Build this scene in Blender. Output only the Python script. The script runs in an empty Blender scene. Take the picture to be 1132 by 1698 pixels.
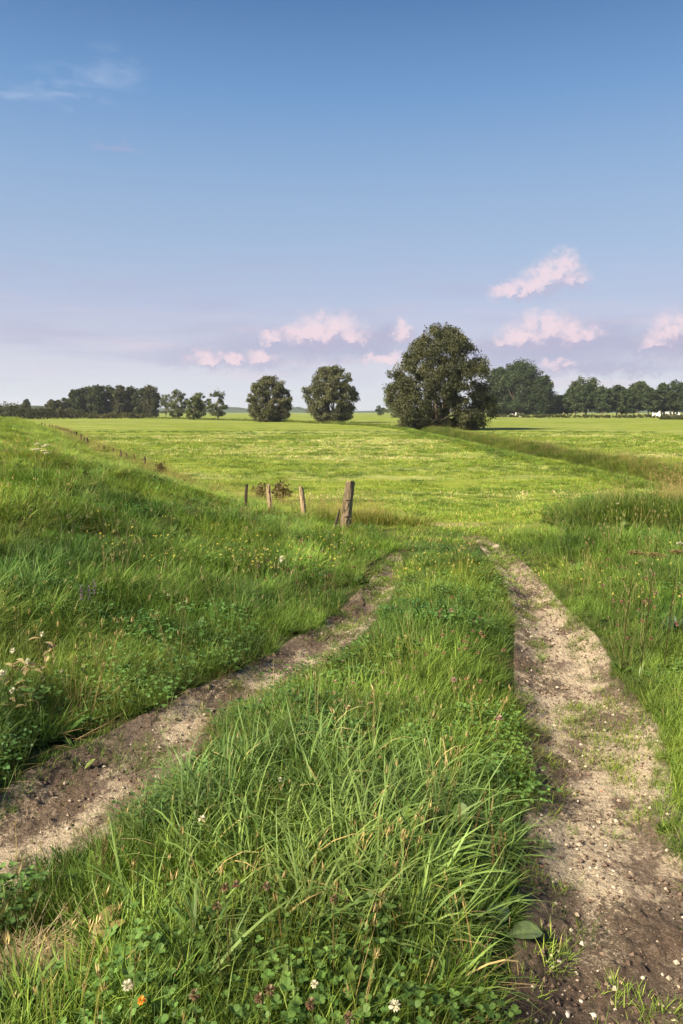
import bpy, math, random
import numpy as np
from mathutils import Vector, Matrix
R = math.radians
rng = np.random.default_rng(7); random.seed(7)
scene = bpy.context.scene; COL = scene.collection

# ------------------------------------------------------------------ camera
F = 1283.0; PITCH = math.atan((849-683)/F); EYE = 1.6
cd = bpy.data.cameras.new('camera'); cam = bpy.data.objects.new('camera', cd); COL.objects.link(cam)
cd.sensor_fit = 'VERTICAL'; cd.sensor_height = 24; cd.sensor_width = 16; cd.lens = 24*F/1698
cd.clip_start = 0.05; cd.clip_end = 9000
cam.location = (0, 0, EYE); cam.rotation_euler = (math.pi/2-PITCH, 0, 0); scene.camera = cam

# ------------------------------------------------------------------ light
SUN_EL, SUN_AZ = R(36), R(-126)          # azimuth clockwise from +Y (view direction); sun low, left and behind
EXPO = 1.6
SKY_S = 0.06
scene.view_settings.view_transform = 'Standard'; scene.view_settings.look = 'None'
scene.view_settings.gamma = 1; scene.view_settings.use_curve_mapping = False
scene.view_settings.exposure = EXPO
sd = bpy.data.lights.new('sun', 'SUN'); sd.energy = 4.9; sd.angle = R(15); sd.color = (1.0, 0.87, 0.68)
so = bpy.data.objects.new('sun', sd); COL.objects.link(so)
tosun = Vector((math.sin(SUN_AZ)*math.cos(SUN_EL), math.cos(SUN_AZ)*math.cos(SUN_EL), math.sin(SUN_EL)))
so.rotation_euler = tosun.to_track_quat('Z', 'Y').to_euler(); so.location = (-40, -40, 60)

# ---- node helpers
class N:
    def __init__(s, nt): s.nt = nt
    def node(s, t, **k):
        n = s.nt.nodes.new(t)
        for a, b in k.items(): setattr(n, a, b)
        return n
    def put(s, sock, v):
        if v is None: return
        if isinstance(v, bpy.types.NodeSocket): s.nt.links.new(v, sock)
        else: sock.default_value = v
    def m(s, op, a, b=None, c=None, clamp=False):
        n = s.node('ShaderNodeMath', operation=op, use_clamp=clamp)
        for i, v in enumerate((a, b, c)): s.put(n.inputs[i], v)
        return n.outputs[0]
    def vm(s, op, a, b=None, c=None):
        n = s.node('ShaderNodeVectorMath', operation=op)
        for i, v in enumerate((a, b, c)):
            if v is not None: s.put(n.inputs[i], v)
        return n.outputs['Value'] if op in ('LENGTH', 'DOT_PRODUCT') else n.outputs[0]
    def mix(s, f, a, b, bt='MIX'):
        n = s.node('ShaderNodeMix', data_type='RGBA', blend_type=bt)
        s.put(n.inputs[0], f); s.put(n.inputs[6], c4(a)); s.put(n.inputs[7], c4(b)); return n.outputs[2]
    def step(s, v, lo, hi, a=0.0, b=1.0):
        n = s.node('ShaderNodeMapRange', interpolation_type='SMOOTHSTEP')
        for i, q in enumerate((v, lo, hi, a, b)): s.put(n.inputs[i], q)
        return n.outputs[0]
    def noise(s, vec, scale, detail=4, rough=.55, dist=0):
        n = s.node('ShaderNodeTexNoise'); s.put(n.inputs['Vector'], vec); s.put(n.inputs['Scale'], scale)
        s.put(n.inputs['Detail'], detail); s.put(n.inputs['Roughness'], rough); s.put(n.inputs['Distortion'], dist)
        return n.outputs['Fac']
    def comb(s, x, y, z):
        n = s.node('ShaderNodeCombineXYZ')
        for i, v in enumerate((x, y, z)): s.put(n.inputs[i], v)
        return n.outputs[0]
    def ramp(s, f, stops):
        n = s.node('ShaderNodeValToRGB'); s.put(n.inputs[0], f); e = n.color_ramp.elements
        while len(e) < len(stops): e.new(0.5)
        for q, (p, c) in zip(e, stops): q.position = p; q.color = c4(c)
        return n.outputs[0]
def c4(c): return c if isinstance(c, bpy.types.NodeSocket) else (tuple(c)+(1,) if len(c) == 3 else tuple(c))
def srgb(r, g, b): return tuple(((v/255+.055)/1.055)**2.4 if v > 10 else v/255/12.92 for v in (r, g, b))

# ---- sky: Nishita seen through a thin evening veil, cumulus and cirrus placed by direction
world = bpy.data.worlds.new('World'); scene.world = world; world.use_nodes = True
nt = world.node_tree; nt.nodes.clear(); n = N(nt)
sky = n.node('ShaderNodeTexSky', sky_type='NISHITA', sun_disc=False, sun_elevation=SUN_EL, sun_rotation=SUN_AZ,
             altitude=0, air_density=1.0, dust_density=1.2, ozone_density=1.5)
tc = n.node('ShaderNodeTexCoord'); dirv = n.vm('NORMALIZE', tc.outputs['Generated'])
sp = n.node('ShaderNodeSeparateXYZ'); n.put(sp.inputs[0], dirv); dx, dy, dz = sp.outputs
D = 180/math.pi
el = n.m('MULTIPLY', n.m('ARCSINE', dz), D); az = n.m('MULTIPLY', n.m('ARCTAN2', dx, dy), D)
K = 1/(SKY_S*2**EXPO)                       # display value -> world colour
def disp(r, g, b): return tuple(v*K for v in srgb(r, g, b))
elf = n.m('DIVIDE', el, 60, clamp=True)
cols = [(0, (228,231,238)), (1.2, (221,226,237)), (3.2, (212,213,229)), (5.5, (197,198,220)), (8, (181,191,219)), (11, (165,187,217)),
        (16, (144,175,213)), (21, (111,155,205)), (26, (80,124,177)), (34, (66,108,170)), (60, (54,92,152))]
veil = n.ramp(elf, [(e/60, disp(*c)) for e, c in cols])
base = n.mix(0.88, sky.outputs[0], veil)
# slightly duller lilac veil in uneven streaks low down
pv = n.comb(n.m('MULTIPLY', az, .05), n.m('MULTIPLY', el, .42), 0)
st = n.noise(pv, 1.6, 5, .55, .4)
stf = n.m('MULTIPLY', n.step(st, .45, .70), n.m('MULTIPLY', n.step(el, .8, 3), n.step(el, 14, 7)))
base = n.mix(n.m('MULTIPLY', stf, .4), base, disp(180,180,210))
st2 = n.noise(n.comb(n.m('MULTIPLY', az, .09), n.m('MULTIPLY', el, .7), 5), 1.3, 4, .5, .2)
base = n.mix(n.m('MULTIPLY', n.m('MULTIPLY', n.step(st2, .5, .72), n.step(el, .8, 2)), n.m('MULTIPLY', n.step(el, 9, 5), .4)), base, disp(226,206,222))
P2 = n.comb(az, el, 0)
nz = n.node('ShaderNodeTexNoise'); n.put(nz.inputs['Vector'], P2); nz.inputs['Scale'].default_value = .85; nz.inputs['Detail'].default_value = 7; nz.inputs['Roughness'].default_value = .66
wob = n.vm('MULTIPLY', n.vm('SUBTRACT', nz.outputs['Color'], (.5, .5, .5)), (2.3, 1.9, 0))
nz2 = n.node('ShaderNodeTexNoise'); n.put(nz2.inputs['Vector'], P2); nz2.inputs['Scale'].default_value = 3.2; nz2.inputs['Detail'].default_value = 5
Pw = n.vm('ADD', n.vm('ADD', P2, wob), n.vm('MULTIPLY', n.vm('SUBTRACT', nz2.outputs['Color'], (.5, .5, .5)), (.9, .8, 0)))
def dirof(px, py):
    xr = (px-566)/F; yr = (849-py)/F
    v = Vector((xr, math.cos(PITCH)+yr*math.sin(PITCH), -math.sin(PITCH)+yr*math.cos(PITCH))).normalized()
    return math.degrees(math.atan2(v.x, v.y)), math.degrees(math.asin(v.z))
def field(P, blobs):
    best = None
    for px, py, w, h in blobs:
        a, e = dirof(px, py)
        v = n.vm('DIVIDE', n.vm('SUBTRACT', P, (a, e, 0)), (w/F*D, h/F*D, 1))
        L = n.vm('LENGTH', v)
        best = L if best is None else n.m('SMOOTH_MIN', best, L, .25)
    return best
lower = [(520,574,125,17), (600,570,70,15), (390,592,90,13), (900,583,135,20), (960,566,75,22), (1105,572,95,20), (640,560,30,16), (985,610,110,9)]
L0 = field(Pw, lower)
dens0 = n.m('MULTIPLY', n.step(L0, 2.2, .3), .7)
base = n.mix(dens0, base, disp(174,176,205))
puffs = [(930,448,22,19), (903,460,25,14), (880,474,26,12), (852,484,26,9), (945,463,22,12),
         (900,550,32,22), (870,558,28,13), (838,563,16,6), (945,556,26,15), (968,556,22,10), (545,550,38,20), (505,556,26,12), (575,560,26,12), (666,544,9,12),
         (672,552,8,12), (1115,553,22,20), (1095,566,22,8), (350,594,26,9), (385,597,14,8), (432,591,20,9), (447,560,12,7), (638,594,24,6), (925,606,20,6), (1150,540,22,22)]
L1 = field(Pw, puffs); cn0 = n.noise(P2, 1.1, 7, .65, .3)
dens = n.m('MULTIPLY', n.step(L1, 2.05, .60), n.step(cn0, .25, .55))
cn = n.noise(P2, 1.5, 6, .6, .2); cn2 = n.noise(n.vm('ADD', P2, (.28, -.32, 0)), 1.5, 6, .6, .2)
L1s = field(n.vm('ADD', Pw, (-.5, .62, 0)), puffs)
lit = n.step(n.m('ADD', n.m('MULTIPLY', n.m('SUBTRACT', L1s, L1), 1.0), n.m('MULTIPLY', n.m('SUBTRACT', cn, cn2), 1.1)), -.55, .38)
pc = n.mix(lit, disp(190,184,210), disp(252,226,231))
base = n.mix(n.m('MULTIPLY', dens, .76), base, pc)
# two thin grey flecks and cirrus wisps
wisps = [(40,160,50,6), (105,158,52,6), (190,112,36,18), (140,128,60,12)]
nw = n.node('ShaderNodeTexNoise'); n.put(nw.inputs['Vector'], n.vm('MULTIPLY', P2, (.5, 1.2, 0))); nw.inputs['Scale'].default_value = .8; nw.inputs['Detail'].default_value = 6
Pq = n.vm('ADD', P2, n.vm('MULTIPLY', n.vm('SUBTRACT', nw.outputs['Color'], (.5, .5, .5)), (3, 2.6, 0)))
wf = n.m('MULTIPLY', n.step(field(Pq, wisps), 1.7, .1), n.step(n.noise(n.comb(n.m('MULTIPLY', az, .5), n.m('MULTIPLY', el, 1.2), 3), .9, 5), .3, .7))
base = n.mix(n.m('MULTIPLY', wf, .38), base, disp(190,205,232))
wf2 = n.step(field(Pq, [(190,243,34,5)]), 1.5, .3)
base = n.mix(n.m('MULTIPLY', wf2, .25), base, disp(190,175,205))
bg = n.node('ShaderNodeBackground'); n.put(bg.inputs[0], base); bg.inputs[1].default_value = SKY_S
ow = n.node('ShaderNodeOutputWorld'); nt.links.new(bg.outputs[0], ow.inputs[0])

# ------------------------------------------------------------------ object helpers
def tag(o, label=None, cat=None, group=None, kind=None):
    if label: o['label'] = label
    if cat: o['category'] = cat
    if group: o['group'] = group
    if kind: o['kind'] = kind
    return o
def link(name, me, parent=None, loc=None):
    o = bpy.data.objects.new(name, me); COL.objects.link(o)
    if parent: o.parent = parent
    if loc is not None: o.location = loc
    return o
def empty(name, loc, rz=0):
    o = bpy.data.objects.new(name, None); COL.objects.link(o); o.location = loc; o.rotation_euler = (0, 0, rz)
    o.empty_display_size = .1; return o
def copy_tree(o, parent=None):
    c = o.copy(); COL.objects.link(c); c.parent = parent
    for ch in list(o.children): copy_tree(ch, c)
    return c
def mesh(name, V, Fc, mats=(), smooth=False, cols=None, fm=None):
    """V (n,3) ; Fc list of index arrays all same arity (m,k) or list of such arrays"""
    me = bpy.data.meshes.new(name); V = np.asarray(V, np.float32)
    groups = Fc if isinstance(Fc, list) else [Fc]
    groups = [np.asarray(g, np.int32) for g in groups if len(g)]
    tot = sum(g.size for g in groups); nf = sum(len(g) for g in groups)
    me.vertices.add(len(V)); me.vertices.foreach_set('co', V.ravel())
    me.loops.add(tot); me.loops.foreach_set('vertex_index', np.concatenate([g.ravel() for g in groups]))
    me.polygons.add(nf)
    cnt = np.concatenate([np.full(len(g), g.shape[1]) for g in groups]); st_ = np.concatenate([[0], np.cumsum(cnt)[:-1]])
    me.polygons.foreach_set('loop_start', st_.astype(np.int32))
    if fm is not None: me.polygons.foreach_set('material_index', np.asarray(fm, np.int32))
    me.update(calc_edges=True); me.validate()
    me.polygons.foreach_set('use_smooth', np.full(len(me.polygons), smooth))
    for m_ in mats: me.materials.append(m_)
    if cols is not None:
        a = me.color_attributes.new('bcol', 'FLOAT_COLOR', 'POINT')
        c = np.ones((len(V), 4), np.float32); c[:, :3] = cols; a.data.foreach_set('color', c.ravel())
    return me
def smooth01(t): t = np.clip(t, 0, 1); return t*t*(3-2*t)
# value noise
_p = rng.random((256, 256)).astype(np.float32)
def vnoise(x, y):
    x = np.asarray(x, float); y = np.asarray(y, float)
    xi = np.floor(x).astype(int); yi = np.floor(y).astype(int); fx = x-xi; fy = y-yi
    fx = fx*fx*(3-2*fx); fy = fy*fy*(3-2*fy); a = _p[xi & 255, yi & 255]; b = _p[(xi+1) & 255, yi & 255]
    c = _p[xi & 255, (yi+1) & 255]; d = _p[(xi+1) & 255, (yi+1) & 255]
    return (a*(1-fx)+b*fx)*(1-fy)+(c*(1-fx)+d*fx)*fy
def fbm(x, y, o=4, g=.5):
    s = 0; a = 1; t = 0
    for i in range(o):
        s = s+a*vnoise(np.asarray(x)*2**i+17.3*i, np.asarray(y)*2**i+9.1*i); t += a; a *= g
    return s/t

# ------------------------------------------------------------------ terrain
FIELD = -0.6; CREST = .88
TOE_Y = np.array([-40, 0, 2, 3.1, 3.9, 4.6, 6, 7.9, 9.5, 12, 16.5, 29.5, 50.5, 74, 124, 400.])
TOE_X = np.array([-14, -3.2, -2.3, -1.6, -1.25, -.95, -.3, .45, .72, .35, -2.0, -7.5, -16.6, -26, -48, -165.])
def toe(y): return np.interp(y, TOE_Y, TOE_X)
def ray(px, py):
    xr = (px-566)/F; yr = (849-py)/F
    return np.array([xr, math.cos(PITCH)+yr*math.sin(PITCH), -math.sin(PITCH)+yr*math.cos(PITCH)])
def onplane(px, py, z):
    d = ray(px, py); t = (z-EYE)/d[2]; return d*t+np.array([0, 0, EYE])
DITCH = np.array([onplane(px, py, -.75)[:2] for px, py in [(1500,905), (1300,857), (1132,812), (1000,783), (900,762), (800,740), (735,726), (695,716), (650,709), (575,704.5), (430,698.5), (270,694.5), (130,692.5), (0,691.5)]])
def pdist(x, y, P):
    best = np.full(np.shape(x), 1e9); side = np.zeros(np.shape(x)); tt = np.zeros(np.shape(x))
    for i in range(len(P)-1):
        a = P[i]; b = P[i+1]; ab = b-a; L2 = ab@ab
        t = np.clip(((x-a[0])*ab[0]+(y-a[1])*ab[1])/L2, 0, 1)
        qx = a[0]+t*ab[0]-x; qy = a[1]+t*ab[1]-y; d = np.hypot(qx, qy)
        m = d < best; best = np.where(m, d, best); side = np.where(m, np.sign(ab[0]*(y-a[1])-ab[1]*(x-a[0])), side); tt = np.where(m, i+t, tt)
    return best, side, tt
# wheel tracks: world x of left and right edge at each y, read on the flat ground
def edges(rows):
    out = []
    for py, xl, xr in rows:
        a = onplane(xl, py, 0); b = onplane(xr, py, 0); out.append((a[1], a[0], b[0]))
    out.sort(); return np.array(out)
TR = edges([(2300,800,1500), (1698,850,1320), (1600,862,1290), (1500,872,1270), (1440,872,1230), (1400,872,1150), (1350,876,1120), (1300,874,1112), (1200,866,1085), (1130,858,1030), (1050,858,980), (1000,852,932), (950,832,885), (920,812,850), (900,796,822), (885,790,796)])
TL = edges([(2100,-1400,-900), (1700,-700,-220), (1560,-420,-50), (1500,-320,5), (1440,-220,70), (1400,-140,150), (1350,-45,225), (1300,40,285), (1250,120,325), (1200,215,392), (1150,325,455), (1100,420,540), (1050,515,606), (1000,575,640), (960,620,662), (930,642,668), (915,652,660)])
def trk(T, x, y, pad=0):
    """1 well inside the track, 0 outside (half-width normalised) ; returns signed inside metric in metres"""
    l = np.interp(y, T[:, 0], T[:, 1]); r = np.interp(y, T[:, 0], T[:, 2])
    sl = 1/np.hypot(1, np.gradient(T[:, 1]+T[:, 2])/2/np.gradient(T[:, 0])); s = np.interp(y, T[:, 0], sl)
    d = np.minimum(x-l, r-x)*s
    return np.where((y > T[0, 0]) & (y < T[-1, 0]), d, -1.0)
def zb(x, y):
    x = np.asarray(x, float); y = np.asarray(y, float)
    s = smooth01((x-2.5)/2.5)
    y0 = 8+4.5*s; y1 = 20-2*s
    z = FIELD*smooth01((y-y0)/(y1-y0))
    z = z+.14*smooth01((x-1.8)/2.5)*(1-smooth01((y-13)/4))
    d = toe(y)-x; W = 5.6
    crest = CREST-.45*smooth01((y-60)/60)-1.2*smooth01((y-140)/60)
    t = smooth01(d/W)
    z = z+(crest-z)*np.where(d > 0, t, 0)*np.where(d > 13, 1-.9*smooth01((d-13)/9), 1)
    return z
def zg(x, y):
    x = np.asarray(x, float); y = np.asarray(y, float)
    z = zb(x, y)
    dd, sd_, tt = pdist(x, y, DITCH)
    dep = np.interp(tt, [0, 6.5, 7.5, 13], [.62, .6, .45, .3]); hw = np.interp(tt, [0, 2, 6, 7, 13], [1.5, 1.25, 1.5, 1.7, 1.9])
    z = z-dep*(1-smooth01(dd/hw))
    z = z+.10*np.exp(-((dd-hw-.4)/.7)**2)*(tt < 7.5)
    r = np.hypot(x, y)
    z = z+(fbm(x*.9, y*.9, 3)-.5)*.10*np.clip(1.4-r/60, .2, 1)+(fbm(x*.12+5, y*.12, 3)-.5)*.18*smooth01((r-12)/30)
    a = trk(TR, x, y); b = trk(TL, x, y)
    z = z-.065*smooth01((a+.03)/.22)-.05*smooth01((b+.03)/.2)
    mid = (x > np.interp(y, TL[:, 0], TL[:, 2])) & (x < np.interp(y, TR[:, 0], TR[:, 1])) & (y < 10)
    z = z+np.where(mid, .05*smooth01(-np.maximum(a, b)/.4), 0)*(1-smooth01((y-7)/3))
    return z
_T = np.geomspace(.8, 3200, 260)
def hitg(px, py, dz=0.0):
    """point of the ground seen at that pixel (or the foot of something whose top, dz above it, is seen there)"""
    d = ray(px, py); T = _T
    for _ in range(3):
        P = d[None]*T[:, None]; P[:, 2] += EYE; u = P[:, 2] < zg(P[:, 0], P[:, 1])+dz
        k = int(np.argmax(u)) if u.any() else len(T)-1; T = np.linspace(T[max(k-1, 0)], T[k], 24)
    p = d*T[-1]
    return Vector((p[0], p[1], float(zg(p[0], p[1]))))

# ------------------------------------------------------------------ materials
def newmat(name):
    m = bpy.data.materials.new(name); m.use_nodes = True; m.node_tree.nodes.clear(); return m, N(m.node_tree)
def finish(m, n, bsdf, disp=None):
    o = n.node('ShaderNodeOutputMaterial'); n.nt.links.new(bsdf, o.inputs['Surface'])
    return m
def pbr(n, col, rough=.8, spec=.3, normal=None, metal=0):
    b = n.node('ShaderNodeBsdfPrincipled'); n.put(b.inputs['Base Color'], c4(col)); n.put(b.inputs['Roughness'], rough)
    n.put(b.inputs['Specular IOR Level'], spec); b.inputs['Metallic'].default_value = metal
    if normal is not None: n.put(b.inputs['Normal'], normal)
    return b.outputs[0]
def bump(n, h, st_=.5, dist=.02):
    b = n.node('ShaderNodeBump'); b.inputs['Strength'].default_value = st_; b.inputs['Distance'].default_value = dist
    n.put(b.inputs['Height'], h); return b.outputs[0]
def foliage(name, trans=.27, rough=.58, spec=.22, inst=True, mult=(1, 1, 1)):
    m, n = newmat(name)
    a = n.node('ShaderNodeAttribute', attribute_name='bcol'); c = a.outputs['Color']
    if inst:
        t = n.node('ShaderNodeAttribute', attribute_name='tint', attribute_type='INSTANCER'); c = n.mix(1, c, t.outputs['Color'], 'MULTIPLY')
    if not inst:
        tco = n.node('ShaderNodeTexCoord'); c = n.mix(1, c, n.ramp(n.noise(tco.outputs['Object'], 60, 4, .6), [(.3, (.6,.65,.6)), (.7, (1.25,1.15,1.1))]), 'MULTIPLY')
    b = pbr(n, c, rough, spec)
    tr = n.node('ShaderNodeBsdfTranslucent'); n.put(tr.inputs[0], n.mix(1, c, (1.25, 1.2, .55), 'MULTIPLY'))
    mx = n.node('ShaderNodeMixShader'); mx.inputs[0].default_value = trans
    n.nt.links.new(b, mx.inputs[1]); n.nt.links.new(tr.outputs[0], mx.inputs[2])
    return finish(m, n, mx.outputs[0])
M_GRASS = foliage('grass_blade'); M_LEAF = foliage('tree_leaf', .25, .6, .2, inst=False); M_PLANT = foliage('plant_leaf', .3, .45, .35, inst=False)
def matte(name, col, rough=.85, spec=.2, nscale=None, amt=.3, dark=None):
    m, n = newmat(name); c = c4(col); nrm = None
    if nscale:
        tcn = n.node('ShaderNodeTexCoord'); f = n.noise(tcn.outputs['Object'], nscale, 5, .6)
        c = n.mix(n.step(f, .3, .7), dark or tuple(v*(1-amt) for v in col), col); nrm = bump(n, f, .4, .01)
    return finish(m, n, pbr(n, c, rough, spec, nrm))
# ground cover under the grass
m, n = newmat('field_ground'); M_GROUND = m
geo = n.node('ShaderNodeNewGeometry'); P = geo.outputs['Position']
bare = n.node('ShaderNodeAttribute', attribute_name='bcol'); sb = n.node('ShaderNodeSeparateColor'); n.put(sb.inputs[0], bare.outputs['Color'])
near, ditchm, dry = sb.outputs[0], sb.outputs[1], sb.outputs[2]
Ps = n.vm('MULTIPLY', P, (.55, 1.0, 1)); f1 = n.noise(Ps, .8, 6, .62, .3); f2 = n.noise(P, 9, 5, .65); f3 = n.noise(n.vm('MULTIPLY', P, (.12, .5, 1)), .5, 4, .6, .5)
f4 = n.noise(P, .03, 3, .5)
green = n.mix(n.step(f1, .34, .66), (.085,.125,.014), (.19,.225,.030))
green = n.mix(n.m('MULTIPLY', n.step(f3, .50, .66), n.step(f2, .35, .62)), green, (.34,.33,.15))
green = n.mix(n.m('MULTIPLY', n.step(f2, .52, .72), .55), green, (.04,.07,.010))
green = n.mix(n.m('MULTIPLY', n.step(f4, .35, .65), .35), green, (.19,.23,.026))
soil = n.mix(n.step(f2, .4, .6), (.030,.024,.014), (.07,.05,.03))
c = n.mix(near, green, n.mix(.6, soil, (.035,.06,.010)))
c = n.mix(ditchm, c, n.mix(f1, (.045,.055,.014), (.10,.09,.03)))
c = n.mix(dry, c, n.mix(f2, (.30,.24,.13), (.22,.16,.09)))
hh = n.m('ADD', n.m('MULTIPLY', f1, 1.0), n.m('MULTIPLY', f2, .35))
finish(m, n, pbr(n, c, .9, .1, bump(n, hh, .9, .12)))
# bare clay of the wheel tracks
m, n = newmat('track_soil'); M_SOIL = m
geo = n.node('ShaderNodeNewGeometry'); P = geo.outputs['Position']
at = n.node('ShaderNodeAttribute', attribute_name='bcol'); sb = n.node('ShaderNodeSeparateColor'); n.put(sb.inputs[0], at.outputs['Color'])
g1 = n.noise(P, 6.5, 6, .66, .7); g2 = n.noise(P, 34, 6, .72, .8); g3 = n.noise(P, 130, 4, .65); g5 = n.noise(P, 78, 5, .7, .5); g4 = n.noise(P, 2.1, 3, .6)
pale = n.mix(n.step(g3, .3, .75), (.28,.22,.15), (.52,.44,.315))
brown = n.mix(n.step(g2, .3, .7), (.085,.064,.046), (.21,.160,.118))
dk = n.mix(g3, (.034,.025,.018), (.11,.078,.055))
c = n.mix(n.step(n.m('ADD', n.m('MULTIPLY', sb.outputs[0], 1), n.m('ADD', n.m('MULTIPLY', n.m('SUBTRACT', g1, .5), 1.5), n.m('MULTIPLY', n.m('SUBTRACT', g2, .5), 1.2))), .34, .70), brown, pale)
c = n.mix(n.m('MULTIPLY', n.step(n.m('ADD', n.m('ADD', n.m('MULTIPLY', sb.outputs[1], .38), n.m('MULTIPLY', n.m('SUBTRACT', g5, .5), 1.6)), n.m('ADD', n.m('MULTIPLY', n.m('SUBTRACT', g2, .5), 1.9), n.m('MULTIPLY', n.m('SUBTRACT', g1, .5), .5))), .20, .40), .85), c, dk)
c = n.mix(n.m('MULTIPLY', n.step(g4, .55, .68), .25), c, (.20,.12,.08))
hh = n.m('ADD', n.m('ADD', n.m('MULTIPLY', g2, .8), n.m('MULTIPLY', g5, .6)), n.m('MULTIPLY', g3, .35))
finish(m, n, pbr(n, c, .95, .1, bump(n, hh, 1.0, .022)))
# bark / wood
m, n = newmat('bark'); M_BARK = m
tcn = n.node('ShaderNodeTexCoord'); w = n.noise(n.vm('MULTIPLY', tcn.outputs['Object'], (6, 6, 1)), 1.2, 5, .65)
finish(m, n, pbr(n, n.mix(n.step(w, .3, .7), (.07,.055,.04), (.24,.20,.15)), .9, .15, bump(n, w, .8, .05)))
def wood(name, lo, hi, moss=.0):
    m, n = newmat(name); tcn = n.node('ShaderNodeTexCoord'); O = tcn.outputs['Object']
    a = n.noise(n.vm('MULTIPLY', O, (1, 1, .07)), 90, 5, .7); b = n.noise(O, 12, 4, .6); g = n.noise(n.vm('MULTIPLY', O, (1, 1, .16)), 34, 4, .6)
    c = n.mix(n.step(a, .3, .7), lo, hi); c = n.mix(n.m('MULTIPLY', n.step(g, .56, .66), .8), c, (.035,.026,.018))
    c = n.mix(n.m('MULTIPLY', n.step(b, .5, .7), moss), c, (.09,.10,.03))
    return finish(m, n, pbr(n, c, .85, .2, bump(n, n.m('ADD', a, g), .7, .006)))
M_WOOD = wood('weathered_wood', (.15,.105,.06), (.36,.28,.17), .25); M_WOODD = wood('dark_wood', (.03,.022,.015), (.09,.065,.045), .2)
M_WIRE = matte('rusty_wire', (.07,.045,.03), .6, .4)
M_WALL = matte('white_render', (.78,.77,.74), .85, .2, 2, .1); M_ROOF = matte('grey_tile', (.16,.12,.10), .8, .2, 3); M_GLASS = matte('dark_pane', (.03,.035,.04), .2, .5); M_FRAME = matte('brown_frame', (.12,.08,.05))
M_STONE = matte('pebble', (.52,.46,.37), .7, .3, 30, .4); M_STONEW = matte('pale_pebble', (.58,.53,.44), .7, .3, 30, .25); M_BRICKC = matte('red_chip', (.32,.12,.07), .8, .2, 30)
M_HILL = matte('wooded_ridge', (.045,.07,.03), .95, .05, .02, .4)

# ------------------------------------------------------------------ ground sheet
def axis(c, a, lo, hi, step):
    ulo = math.asinh((lo-c)/a); uhi = math.asinh((hi-c)/a); k = int((uhi-ulo)*a/step)
    return c+a*np.sinh(np.linspace(ulo, uhi, k))
gx = axis(.4, 2.0, -3200, 3200, .045); gy = axis(3.5, 2.2, -60, 3600, .045)
X, Y = np.meshgrid(gx, gy); nx_, ny_ = len(gx), len(gy)
Z = zg(X, Y)
far = smooth01((np.hypot(X, Y)-700)/1500); Z = Z*(1-far)+FIELD*far
inn = np.maximum(trk(TR, X, Y), trk(TL, X, Y)); Z = Z-.03*smooth01((inn-.02)/.05)
V = np.stack([X, Y, Z], -1).reshape(-1, 3)
i = np.arange(ny_-1)[:, None]*nx_+np.arange(nx_-1)[None]; Q = np.stack([i, i+1, i+nx_+1, i+nx_], -1).reshape(-1, 4)
dd, sds, tts = pdist(X, Y, DITCH)
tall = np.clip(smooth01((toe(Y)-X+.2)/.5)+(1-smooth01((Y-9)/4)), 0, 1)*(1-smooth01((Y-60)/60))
dm = (1-smooth01((dd-.6)/1.6))*.9
dryp = np.zeros_like(X)
for px, py, rx, ry in [(738,869,.85,.75), (655,862,.5,.5), (790,905,.3,.5)]:
    p = onplane(px, py, -.15); dryp = np.maximum(dryp, (1-smooth01((np.hypot((X-p[0])/rx, (Y-p[1])/ry)-.4+.9*(fbm(X*5, Y*5)-.5))/.5))*.8)
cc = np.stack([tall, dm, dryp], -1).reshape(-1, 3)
g = link('field_ground', mesh('field_ground', V, Q, [M_GROUND], True, cc)); tag(g, kind='structure')

# ------------------------------------------------------------------ dirt wheel tracks
def track(name, T, ymin, ymax, lab, widen=.06, shift=0.):
    ys = [ymin]
    while ys[-1] < ymax: ys.append(ys[-1]+.0095*max(1, ys[-1]/3.2)**1.25)
    ys = np.array(ys); ts = np.linspace(0, 1, 110)
    l = np.interp(ys, T[:, 0], T[:, 1])-widen; r = np.interp(ys, T[:, 0], T[:, 2])+widen
    k = max(3, len(ys)//40)
    Xs = l[:, None]+(r-l)[:, None]*ts[None]; Ys = np.repeat(ys[:, None], len(ts), 1)
    e = np.minimum(ts, 1-ts)[None]*(r-l)[:, None]
    z = zg(Xs, Ys)
    rough = fbm(Xs*2.3+3, Ys*2.3, 3)                  # where it is crumbly
    palem = np.clip(shift+.5+(fbm(Xs*3.6+40, Ys*3.0, 4, .6)-.5)*2.5+.42*np.sin(ts*math.pi)[None]**.7-.26, 0, 1)
    rr = smooth01((rough-.42)/.2)
    crumb = np.abs(fbm(Xs*17, Ys*17, 4, .65)-.5)*.045*(.5+rr)+(fbm(Xs*6, Ys*6, 3)-.5)*.022+(fbm(Xs*60, Ys*60, 3, .7)-.5)*.014
    # tyre tread remains: faint cross ridges
    z = z+crumb+.004-.035*(1-smooth01(e/.055))
    V = np.stack([Xs, Ys, z], -1).reshape(-1, 3); a, b = len(ys), len(ts)
    i = np.arange(a-1)[:, None]*b+np.arange(b-1)[None]; Q = np.stack([i, i+1, i+b+1, i+b], -1).reshape(-1, 4)
    cc = np.stack([palem, rr, 0*palem], -1).reshape(-1, 3)
    o = link(name, mesh(name, V, Q, [M_SOIL], True, cc)); tag(o, lab, kind='structure'); return o
track('dirt_track', TR, 1.0, TR[-1, 0]-.02, 'pale dry clay wheel track on the right')
track('dirt_track', TL, 1.35, TL[-1, 0]-.02, 'brown clay wheel track curving off to the left', shift=-.22)

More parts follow.
